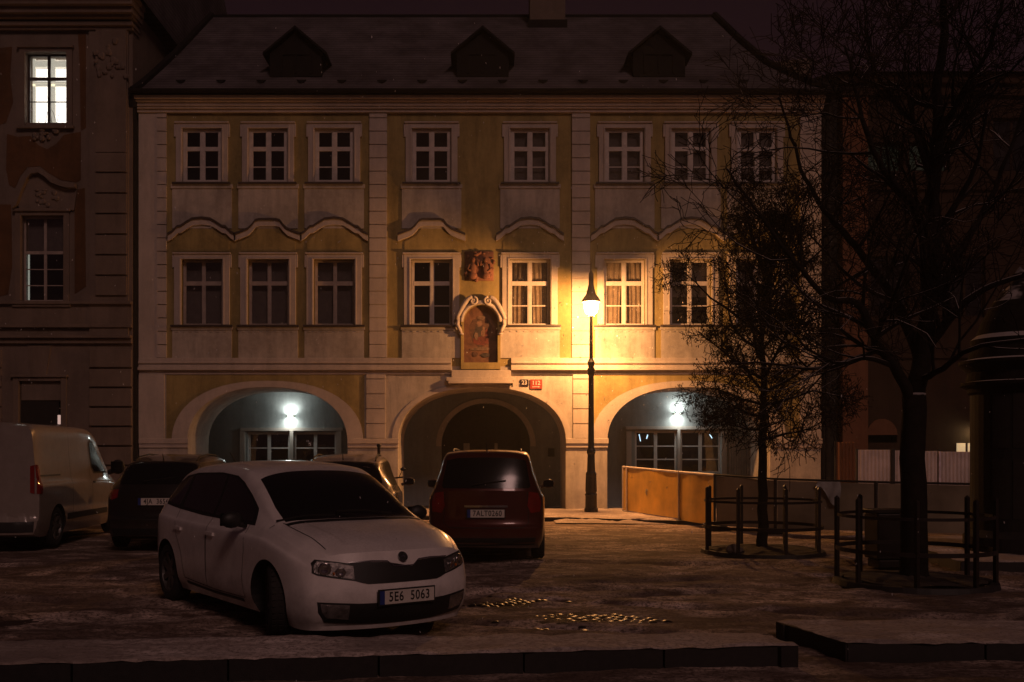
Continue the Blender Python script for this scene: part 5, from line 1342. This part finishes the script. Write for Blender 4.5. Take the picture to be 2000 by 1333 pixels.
    def line(s, pts, axis, sg, mat, name, parent, w_=.007, off=.0025):
        P = [Vector(p) for p in pts]; L = []; Rr = []
        for i, p in enumerate(P):
            d = (P[min(i+1, len(P)-1)]-P[max(0, i-1)]).normalized(); n = Vector((-d.y, d.x)); L.append(tuple(p+n*w_/2)); Rr.append(tuple(p-n*w_/2))
        return s.patch(L+Rr[::-1], axis, sg, mat, name, parent, off=off, thick=0)
def wheel(parent, x, y, r, steer=0, rimmat=None, spokes=7):
    s = 1 if y > 0 else -1
    w_ = .19; mb = MB()
    mb.latheY([(r*.66, -w_*.42), (r*.72, -w_*.5), (r*.90, -w_*.5), (r*.97, -w_*.42), (r, -w_*.28), (r*1.0, w_*.28), (r*.97, w_*.42), (r*.90, w_*.5), (r*.72, w_*.5), (r*.66, w_*.42)], 0, 0, 0, 36)
    for k in range(36):                                      # tread blocks
        a = 2*math.pi*k/36
        for q_ in (-.055, 0, .055):
            c = Vector((r*math.cos(a), q_, r*math.sin(a))); t_ = Vector((-math.sin(a), 0, math.cos(a)))*.018; n = Vector((math.cos(a), 0, math.sin(a)))*.005; u = Vector((0, .018, 0))
            mb.add([c-t_-u, c+t_-u, c+t_+u, c-t_+u, c-t_-u+n, c+t_-u+n, c+t_+u+n, c-t_+u+n], [(4,5,6,7), (0,1,5,4), (1,2,6,5), (2,3,7,6), (3,0,4,7)])
    o = mb.build('wheel', M['rubber'], parent, smooth=False); o.location = (x, y, r); o.rotation_euler = (0, 0, steer)
    mb = MB(); e = s
    mb.latheY([(r*.68, e*w_*.44), (r*.64, e*w_*.46), (r*.60, e*w_*.30), (r*.60, -e*w_*.4)], 0, 0, 0, 30)
    mb.latheY([(0, e*w_*.36), (r*.16, e*w_*.36), (r*.18, e*w_*.30), (r*.20, e*w_*.1)], 0, 0, 0, 20)
    for k in range(spokes):
        a = 2*math.pi*k/spokes; d = Vector((math.cos(a), 0, math.sin(a))); t_ = Vector((-math.sin(a), 0, math.cos(a)))
        p0, p1 = d*r*.12, d*r*.64; y0, y1 = e*w_*.34, e*w_*.42
        vs = [p0-t_*.035+Vector((0,y0,0)), p0+t_*.035+Vector((0,y0,0)), p1+t_*.028+Vector((0,y1,0)), p1-t_*.028+Vector((0,y1,0))]; vs += [v-Vector((0,e*.03,0)) for v in vs]
        mb.add(vs, [(0,1,2,3),(4,7,6,5),(0,4,5,1),(1,5,6,2),(2,6,7,3),(3,7,4,0)])
    rm = mb.build('rim', rimmat or M['rim'], o)
    mb = MB(); mb.latheY([(0, 0), (r*.5, 0), (r*.5, -e*.02), (0, -e*.02)], 0, 0, 0, 20); mb.build('brake_disc', M['black'], o)
    return o
def plate(parent, loc, rz, text, flip=1, size=.085, w_=.52, tilt=0):
    r = MB(); r.box(-w_/2-.012, w_/2+.012, -.004, .008, -.067, .067); o = r.build('number_plate', M['plastic'], parent); o.location = loc; o.rotation_euler = (tilt, 0, rz)
    mb = MB(); mb.box(-w_/2+.045, w_/2, -.008, -.0042, -.055, .055); mb.build('plate_face', M['plate'], o)
    mb = MB(); mb.box(-w_/2, -w_/2+.0445, -.008, -.0042, -.055, .055); mb.build('plate_band', M['plateblue'], o)
    text_mesh('characters', text, size*1.28, M['ink'], o, (.02, -.0095, .0), (math.pi/2, 0, 0), .0012, .80, 1.12)
    return o
def mirror_(parent, x, y, z_, mat, sg=1):
    s = 1 if y > 0 else -1
    mb = MB(); mb.ball((0, s*.09, 0), (.055, .105, .075), 12); mb.tube([(-.02, -s*.05, -.06), (0, s*.04, -.03)], [.025, .03], 6)
    o = mb.build('wing_mirror', mat, parent, smooth=True); o.location = (x, y, z_)
    mb = MB(); mb.box(-.058, -.050, s*.09-.085, s*.09+.085, -.055, .055); mb.build('mirror_glass', M['carglass'], o)
    return o

HATCH = [(.82, .115, .70, .75, .44, .68, .69, .60, .72, .745), (.72, .11, .74, .79, .48, .73, .735, .64, .77, .80), (.45, .12, .78, .835, .54, .78, .80, .68, .845, .88),
         (.15, .16, .78, .85, .57, .79, .855, .69, .90, .945), (-.05, .16, .78, .853, .60, .79, .885, .70, .94, .985), (-.22, .16, .78, .853, .60, .79, .90, .685, 1.01, 1.09),
         (-.48, .16, .78, .853, .60, .79, .915, .655, 1.15, 1.265), (-.75, .16, .78, .853, .60, .79, .925, .635, 1.28, 1.378), (-1.0, .16, .78, .853, .60, .79, .935, .62, 1.365, 1.445),
         (-1.6, .16, .78, .853, .60, .79, .945, .60, 1.395, 1.48), (-2.3, .16, .78, .85, .60, .785, .97, .585, 1.37, 1.455), (-2.85, .17, .77, .84, .60, .775, 1.0, .55, 1.31, 1.385),
         (-3.05, .18, .76, .83, .60, .76, 1.0, .545, 1.24, 1.33), (-3.2, .19, .75, .815, .58, .735, .97, .56, 1.08, 1.16), (-3.34, .21, .74, .79, .56, .71, .92, .60, .96, 1.01), (-3.42, .23, .71, .75, .52, .67, .82, .58, .86, .88)]

def car_lines(cb, car, sg, doors, z0=.26):
    for k, pts in enumerate(doors): cb.line(pts, 'y', sg, M['black'], 'door_seam', car)

# ---------------------------------------------------------------- white hatchback
FR = Vector((PX(546, 8.76), 8.76)); th = math.atan2(-2.08, 1.49)
hd = Vector((math.cos(th), math.sin(th))); lf = Vector((-hd.y, hd.x))
org = FR + lf*.735
car = empty('white_hatchback', (org.x, org.y, -.005), th, label='white hatchback with front number plate 5E6 5063 parked nearest in the snow', cat='car')
cb = CarBody([(r[0], r[1], r[2], r[3]*1.015, *r[4:]) for r in HATCH], (0, -2.602), bf=.26, br=.40, wr=.342, wz=.31,
             nosep=([.15, .20, .30, .42, .52, .65, .75, .82], [-.03, .02, .045, .05, .03, .0, -.03, -.06]), tailp=([.2, .4, .6, .8, .9, 1.2], [0, .03, .04, .02, 0, 0]))
P = cb.patch
lower = [(-.40, .925), (-1.0, .94), (-1.7, .955), (-2.4, .99), (-2.80, 1.02)]
upper = [(-3.00, 1.10), (-2.92, 1.20), (-2.7, 1.295), (-2.3, 1.335), (-1.6, 1.35), (-1.15, 1.325), (-.95, 1.27), (-.72, 1.165), (-.50, 1.045)]
for sg in (1, -1):
    P([(a-.0, b-.012) for a, b in lower] + [(a, b+.012) for a, b in upper], 'y', sg, M['plastic'], 'window_seal', car, off=.003)
    P([(-.47, .94), (-1.0, .952), (-1.36, .96), (-1.36, 1.335), (-1.15, 1.312), (-.95, 1.258), (-.72, 1.152), (-.55, 1.05)], 'y', sg, M['sideglass'], 'side_window', car, off=.006)
    P([(-1.42, .962), (-2.30, .997), (-2.36, 1.315), (-2.0, 1.338), (-1.42, 1.34)], 'y', sg, M['sideglass'], 'side_window', car, off=.006)
    P([(-2.42, 1.002), (-2.80, 1.035), (-2.96, 1.10), (-2.88, 1.19), (-2.68, 1.28), (-2.45, 1.31)], 'y', sg, M['sideglass'], 'side_window', car, off=.006)
    car_lines(cb, car, sg, [[(-.50, .92), (-.47, .70), (-.52, .45), (-.50, .27)], [(-1.39, .95), (-1.42, .70), (-1.42, .27)], [(-2.35, .985), (-2.26, .72), (-2.12, .56), (-2.04, .30)], [(-.50, .27), (-1.2, .265), (-2.04, .30)], [(-.12, .90), (-.10, .93)]])
    for dx in (-1.30, -2.20):
        o = P([(dx-.10, .775), (dx+.10, .77), (dx+.10, .80), (dx-.10, .805)], 'y', sg, M['carwhite'], 'door_handle', car, off=.018, thick=.02)
    cb.line([(-.55, .24), (-1.3, .235), (-2.0, .26)], 'y', sg, M['plastic'], 'sill_trim', car, w_=.03, off=.004)
    # head lamp wrapping round the corner
    hl = [(sg*.42, .648), (sg*.55, .672), (sg*.64, .684), (sg*.70, .690), (sg*.728, .66), (sg*.735, .585), (sg*.70, .565), (sg*.60, .545), (sg*.50, .528), (sg*.42, .515)]
    hlm = P(hl, 'x', 1, M['plastic'], 'headlight', car, off=.004, step=.03)
    P([(sg*.435, .636), (sg*.55, .660), (sg*.64, .672), (sg*.69, .676), (sg*.715, .65), (sg*.722, .592), (sg*.70, .578), (sg*.60, .558), (sg*.50, .541), (sg*.435, .528)], 'x', 1, M['lens'], 'lamp_reflector', hlm, off=.007, step=.03)
    for (cy, r_) in ((.645, .048), (.535, .036)):
        h, n_, _, _ = cb.bvh.ray_cast(Vector((5, sg*cy, .58+.25*(cy-.5))), Vector((-1, 0, 0)))
        mb = MB(); mb.latheY([(r_, 0), (r_+.006, -.006), (r_-.004, -.010), (r_*.5, -.003), (0, -.001)], 0, 0, 0, 16); o = mb.build('lamp_bowl', M['chrome'], hlm, smooth=True)
        o.location = h + n_*.010; o.rotation_euler = (0, 0, math.atan2(n_.y, n_.x)+math.pi/2)
    h, n_, _, _ = cb.bvh.ray_cast(Vector((5, sg*.585, .578)), Vector((-1, 0, 0)))
    mb = MB(); mb.ball((0, 0, 0), (.016, .008, .014), 8); o = mb.build('indicator_bulb', M['amber'], hlm); o.location = h+n_*.014
    # fog lamp in the lower intake
    fg = P([(sg*.48, .325), (sg*.69, .340), (sg*.675, .27), (sg*.64, .225), (sg*.48, .210)], 'x', 1, M['lens'], 'fog_lamp', car, off=.010, step=.03)
    mirror_(car, -.50, sg*.875, .965, M['plastic'])
    P([(sg*.62, .93), (sg*.74, .90), (sg*.72, .70), (sg*.60, .68)], 'x', -1, M['redlens'], 'tail_light', car, off=.006)
P([(.44, .520), (.38, .500), (.33, .488), (-.33, .488), (-.38, .500), (-.44, .520), (-.50, .655), (-.30, .662), (-.15, .655), (-.085, .610), (.085, .610), (.15, .655), (.30, .662), (.50, .655)], 'x', 1, M['plastic'], 'grille', car, off=.006, step=.03)
cb.line([(-.47, .664), (-.28, .671), (-.15, .664), (-.09, .619), (.09, .619), (.15, .664), (.28, .671), (.47, .664)], 'x', 1, M['chrome'], 'grille_chrome', car, w_=.008, off=.012)
P([(-.71, .355), (-.40, .335), (0, .328), (.40, .335), (.71, .355), (.70, .27), (.65, .19), (.3, .160), (0, .153), (-.3, .160), (-.65, .19), (-.70, .27)], 'x', 1, M['plastic'], 'lower_intake', car, off=.006, step=.03)
P([(-.06, .65), (-.30, .64), (-.55, .61), (-.73, .59), (-.76, .32), (-.77, 0), (-.76, -.32), (-.73, -.59), (-.55, -.61), (-.30, -.64), (-.06, -.65), (-.02, -.40), (-.005, 0), (-.02, .40)], 'z', 1, M['carglass'], 'windscreen', car, off=.005)
P([(-.02, .66), (-.05, .68), (.03, .66), (.075, .35), (.085, 0), (.075, -.35), (.03, -.66), (-.05, -.68), (-.02, -.66), (.0, -.40), (.012, 0), (.0, .40)], 'z', 1, M['plastic'], 'cowl_grille', car, off=.004, step=.04)
for yy in (.38, -.20):
    mb = MB(); h0 = cb.bvh.ray_cast(Vector((-.02, yy, 3)), Vector((0,0,-1)))[0]; h1 = cb.bvh.ray_cast(Vector((-.10, yy-.52, 3)), Vector((0,0,-1)))[0]
    mb.tube([h0+Vector((0,0,.03)), (h0+h1)/2+Vector((.0,0,.045)), h1+Vector((0,0,.022))], .009, 5); mb.build('wiper', M['plastic'], car)
cb.line([(.62, -.42), (.3, -.47), (.05, -.52)], 'z', 1, M['carwhite'], 'bonnet_crease', car, w_=.012, off=.004); cb.line([(.62, .42), (.3, .47), (.05, .52)], 'z', 1, M['carwhite'], 'bonnet_crease', car, w_=.012, off=.004)
cb.line([(.60, -.60), (.30, -.645), (.0, -.67)], 'z', 1, M['black'], 'bonnet_seam', car, w_=.007); cb.line([(.60, .60), (.30, .645), (.0, .67)], 'z', 1, M['black'], 'bonnet_seam', car, w_=.007)
P([(-.58, 1.25), (.58, 1.25), (.64, 1.0), (-.64, 1.0)], 'x', -1, M['carglass'], 'rear_window', car)
# round badge with winged arrow
h, n_, _, _ = cb.bvh.ray_cast(Vector((5, 0, .690)), Vector((-1, 0, 0)))
bd = empty('badge', h + n_*.006, math.pi/2); bd.parent = car; bd.rotation_euler = (-.55, 0, math.pi/2)
mb = MB(); mb.latheY([(0, -.006), (.036, -.006), (.038, -.004), (.038, .004)], 0, 0, 0, 24); mb.build('badge_disc', M['plastic'], bd)
mb = MB(); mb.latheY([(.037, -.003), (.040, -.010), (.044, -.010), (.046, -.003)], 0, 0, 0, 28); mb.prism([(-.025, -.006), (.004, -.006), (.004, -.014), (.026, 0), (.004, .014), (.004, .006), (-.006, .006), (-.012, .018), (-.020, .010), (-.014, .004), (-.025, .004)], [], -.009, -.0062); mb.build('badge_mark', M['chrome'], bd)
plate(car, (cb.bvh.ray_cast(Vector((5, 0, .375)), Vector((-1,0,0)))[0].x+.018, -.0, .375), math.pi/2, '5E6  5063')
cb.body(M['carwhite'], car)
mb = MB(); mb.box(-3.0, .45, -.60, .60, .15, .38); mb.build('underbody', M['black'], car)
wheel(car, 0, -.745, .303, math.radians(-20)); wheel(car, 0, .745, .303, math.radians(-20)); wheel(car, -2.602, -.745, .303); wheel(car, -2.602, .745, .303)
mb = MB(); mb.tube([(-2.75, 0, 1.42), (-2.98, 0, 1.56)], .006, 5); mb.build('aerial', M['plastic'], car)

# ---------------------------------------------------------------- cars seen from behind
def scale_tab(tab, kx=1, ky=1, kz=1): return [(r[0]*kx, r[1]*kz, r[2]*ky, r[3]*ky, r[4]*kz, r[5]*ky, r[6]*kz, r[7]*ky, r[8]*kz, r[9]*kz) for r in tab]
MPV = [(.82, .16, .68, .72, .45, .62, .64, .56, .70, .73), (.6, .16, .74, .80, .5, .74, .74, .64, .80, .84), (.2, .17, .76, .83, .55, .77, .87, .68, .93, .97), (0, .17, .77, .835, .58, .77, .92, .68, 1.0, 1.06),
       (-.35, .17, .77, .84, .6, .77, .97, .655, 1.25, 1.34), (-.75, .17, .77, .845, .6, .77, 1.0, .63, 1.46, 1.53), (-1.3, .17, .77, .845, .6, .77, 1.02, .62, 1.53, 1.60), (-2.6, .17, .77, .845, .6, .765, 1.04, .61, 1.53, 1.60),
       (-3.05, .18, .76, .835, .6, .755, 1.05, .60, 1.50, 1.575), (-3.2, .19, .75, .825, .6, .75, 1.05, .60, 1.42, 1.52), (-3.28, .20, .74, .815, .6, .74, 1.04, .61, 1.30, 1.38), (-3.36, .24, .74, .80, .58, .74, 1.02, .62, 1.16, 1.20), (-3.42, .28, .72, .77, .54, .71, .94, .60, 1.0, 1.02)]
def rear_car(name, label, tab, loc, rz, paint, text, wz=.31, wb=2.602, tl=None, ww=.745, kz=1.0, plz=.66, blue=False, hatch=True):
    car = empty(name, loc, rz, label=label, cat='car')
    cb = CarBody(tab, (0, -wb), bf=.34, br=.22, wr=.345, wz=wz, nosep=([.1, .6, .8], [0, 0, -.06]), tailp=([.2, .34, .50, .54, .6, 1.0, 1.5], [0, .05, .06, .02, .0, 0, 0]))
    P = cb.patch; zt = max(r[9] for r in tab); zbt = 1.0*kz
    for sg in (1, -1):
        P([(-.30, zbt-.03), (-2.85, zbt+.03), (-2.98, zbt+.16), (-2.8, zt-.15), (-1.2, zt-.12), (-.85, zt-.18)], 'y', sg, M['carglass'], 'side_window', car)
        mirror_(car, -.35, sg*.89, zbt+.03, paint)
        car_lines(cb, car, sg, [[(-1.35, zbt-.04), (-1.35, .28)], [(-2.25, zbt-.04), (-2.1, .6), (-2.0, .3)], [(-.35, zbt-.04), (-.4, .28)]])
        for y_ in (tl or [[(.56, .98), (.735, .96), (.76, .80), (.74, .68), (.60, .70), (.57, .80)]]):
            P([(sg*a*1.0, b*kz) for a, b in y_], 'x', -1, M['redlens'], 'tail_light', car, off=.008, step=.04)
    P([(-.56, zt-.16), (-.40, zt-.125), (0, zt-.115), (.40, zt-.125), (.56, zt-.16), (.625, zbt+.08), (.60, zbt+.05), (-.60, zbt+.05), (-.625, zbt+.08)], 'x', -1, M['carglass'], 'rear_window', car, off=.005)
    P([(-.70, .36), (.70, .36), (.68, .25), (-.68, .25)], 'x', -1, M['plastic'], 'rear_bumper', car, off=.006)
    cb.line([(-.58, zbt+.0), (-.60, .56), (-.52, .50), (.52, .50), (.60, .56), (.58, zbt+.0)], 'x', -1, M['black'], 'tailgate_seam', car, w_=.009)
    P([(-.30, plz*kz+.115), (.30, plz*kz+.115), (.30, plz*kz+.085), (-.30, plz*kz+.085)], 'x', -1, M['chrome'] if blue else M['plastic'], 'tailgate_trim', car, off=.014)
    mb = MB(); h = cb.bvh.ray_cast(Vector((-6, .2, zbt+.10)), Vector((1,0,0)))[0]; h2 = cb.bvh.ray_cast(Vector((-6, -.28, zbt+.16)), Vector((1,0,0)))[0]
    mb.tube([h+Vector((-.03,0,0)), h2+Vector((-.02,0,0))], .009, 5); mb.build('rear_wiper', M['plastic'], car)
    mb = MB(); t0 = cb.bvh.ray_cast(Vector((-2.85, 0, 4)), Vector((0,0,-1)))[0]; mb.tube([t0-Vector((0,0,.01)), t0+Vector((-.10,0,.10))], [.012, .006], 5); mb.build('aerial', M['plastic'], car)
    for sg in (1, -1):
        mb = MB(); q0 = [cb.bvh.ray_cast(Vector((xx, sg*.50, 4)), Vector((0,0,-1)))[0]+Vector((0,0,.03 if 0 < k < 4 else .0)) for k, xx in enumerate((-.95, -1.1, -1.8, -2.5, -2.7))]
        mb.tube(q0, .014, 6); mb.build('roof_rail', M['plastic'], car)
    hp_ = cb.bvh.ray_cast(Vector((-6, 0, plz*kz)), Vector((1,0,0)))[0]
    plate(car, (hp_.x-.014, 0, plz*kz), -math.pi/2, text)
    cb.body(paint, car)
    mb = MB(); mb.box(-3.1, .45, -.60, .60, .17, .40); mb.build('underbody', M['black'], car)
    for x_ in (0, -wb):
        for y_ in (ww, -ww): wheel(car, x_, y_, .31)
    return car
def place_rear(px, Y, hdg, off=3.42):
    """ground position of the front axle for a car whose tail centre stands at px, Y, heading hdg degrees right of straight away"""
    a = math.radians(90-hdg); t_ = Vector((PX(px, Y), Y)); o = t_ + Vector((math.cos(a), math.sin(a)))*off
    return (o.x, o.y, 0), a
loc, a = place_rear(949, 14.35, 1.5)
rear_car('red_mpv', 'dark red tall car seen from behind parked before the middle arch', MPV, loc, a, M['carred'], '7AL T0260'.replace('L T', 'LT'), plz=.70,
         tl=[[(.60, 1.0), (.73, .98), (.77, .86), (.76, .72), (.63, .70), (.58, .80)]], blue=True)
loc, a = place_rear(303, 16.2, -4)
rear_car('charcoal_estate', 'charcoal car seen from behind squeezed between the van and the white hatchback', scale_tab(HATCH, 1.0, 1.02, 1.035), loc, a, M['cardark'], '4JA  3656', kz=1.0, plz=.78,
         tl=[[(.60, .97), (.76, .95), (.765, .84), (.72, .80), (.61, .84)]])
loc, a = place_rear(664, 15.6, -3)
rear_car('grey_hatchback', 'grey brown car with snowy roof mostly hidden behind the white hatchback', scale_tab(HATCH, 1.0, 1.0, 1.035), loc, a, M['carbrown'], '2AX  7714', plz=.72)

# ---------------------------------------------------------------- van
VAN = [(.86, .20, .72, .80, .55, .70, .78, .60, .86, .90), (.6, .2, .80, .88, .6, .80, .90, .70, .98, 1.02), (.25, .2, .84, .92, .65, .84, 1.02, .76, 1.10, 1.14), (.0, .2, .85, .925, .65, .85, 1.08, .77, 1.20, 1.26),
       (-.4, .2, .86, .93, .65, .86, 1.12, .76, 1.52, 1.62), (-.85, .2, .86, .93, .65, .87, 1.15, .77, 1.86, 1.94), (-1.3, .2, .86, .93, .65, .875, 1.17, .80, 1.94, 2.03), (-2.0, .2, .86, .93, .65, .88, 1.2, .815, 1.96, 2.05), (-3.6, .2, .86, .93, .65, .88, 1.2, .815, 1.96, 2.05),
       (-3.95, .22, .86, .925, .65, .875, 1.2, .81, 1.94, 2.03), (-4.05, .26, .85, .915, .65, .87, 1.2, .80, 1.90, 2.0)]
va = math.radians(90+3.2); vh = Vector((math.cos(va), math.sin(va))); vr = Vector((vh.y, -vh.x))
rc = Vector((PX(72, 16.1), 16.1)); vo = rc - vr*.93 + vh*4.05
van = empty('white_van', (vo.x, vo.y, 0), va, label='white panel van with red tail lamp at the left edge', cat='van')
cb = CarBody(VAN, (0, -3.1), bf=.34, br=.10, wr=.375, wz=.33, tailp=([.2, .3, .48, .5, 2], [.03, .06, .06, 0, 0])); P = cb.patch
for sg in (1, -1):
    P([(-.30, 1.17), (-1.15, 1.17), (-1.28, 1.28), (-1.32, 1.74), (-1.22, 1.80), (-1.02, 1.76), (-.62, 1.45)], 'y', sg, M['plastic'], 'window_seal', van, off=.004)
    P([(-.42, 1.20), (-1.12, 1.20), (-1.23, 1.30), (-1.27, 1.72), (-1.18, 1.76), (-1.02, 1.72), (-.64, 1.44)], 'y', sg, M['carglass'], 'side_window', van, off=.008)
    P([(-3.92, 1.36), (-3.84, 1.36), (-3.80, 1.26), (-3.80, .98), (-3.83, .90), (-3.92, .90)], 'y', sg, M['redlens'], 'tail_light', van, off=.012, step=.03)
    P([(sg*.85, 1.36), (sg*.79, 1.34), (sg*.79, .92), (sg*.85, .90)], 'x', -1, M['redlens'], 'tail_light', van, off=.012, step=.03)
    P([(-3.85, 1.17), (-2.9, 1.17), (-2.9, 1.195), (-3.85, 1.195)], 'y', sg, M['plastic'], 'sliding_rail', van, off=.008)
    cb.line([(-1.35, 1.9), (-1.38, 1.2), (-1.36, .35)], 'y', sg, M['black'], 'door_seam', van, w_=.01); cb.line([(-2.4, 1.85), (-2.4, .35)], 'y', sg, M['black'], 'door_seam', van, w_=.01); cb.line([(-.25, 1.12), (-.42, .35)], 'y', sg, M['black'], 'door_seam', van, w_=.01)
    P([(-.55, .52), (-2.65, .52), (-2.65, .42), (-.55, .42)], 'y', sg, M['plastic'], 'rubbing_strip', van, off=.012)
    P([(-1.20, 1.03), (-1.32, 1.03), (-1.32, 1.0), (-1.20, 1.0)], 'y', sg, M['plastic'], 'door_handle', van, off=.02)
    o = mirror_(van, -.35, sg*.96, 1.28, M['plastic']); o.scale = (1.3, 1.3, 1.9)
cb.line([(0, 1.92), (0, .52)], 'x', -1, M['black'], 'door_seam', van, w_=.012)
P([(-.86, .46), (.86, .46), (.85, .30), (-.85, .30)], 'x', -1, M['plastic'], 'rear_bumper', van, off=.01)
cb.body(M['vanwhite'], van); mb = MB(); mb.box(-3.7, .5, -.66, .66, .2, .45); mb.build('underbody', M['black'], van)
for x_ in (0, -3.1):
    for y_ in (.81, -.81): wheel(van, x_, y_, .33, rimmat=M['rim'])

# ================================================================ snow laden air
hz = MB().box(-70, 70, -12, 75, -1.2, 26).build('haze', M['flake']); hm = bpy.data.materials.new('snow haze'); hm.use_nodes = True; ht = hm.node_tree; ht.nodes.clear()
ho = ht.nodes.new('ShaderNodeOutputMaterial'); hv = ht.nodes.new('ShaderNodeVolumePrincipled'); hv.inputs['Color'].default_value = (.9, .9, .9, 1); hv.inputs['Density'].default_value = .0016; hv.inputs['Anisotropy'].default_value = .6
ht.links.new(hv.outputs[0], ho.inputs['Volume']); hz.data.materials.clear(); hz.data.materials.append(hm); tag(hz, kind='stuff')
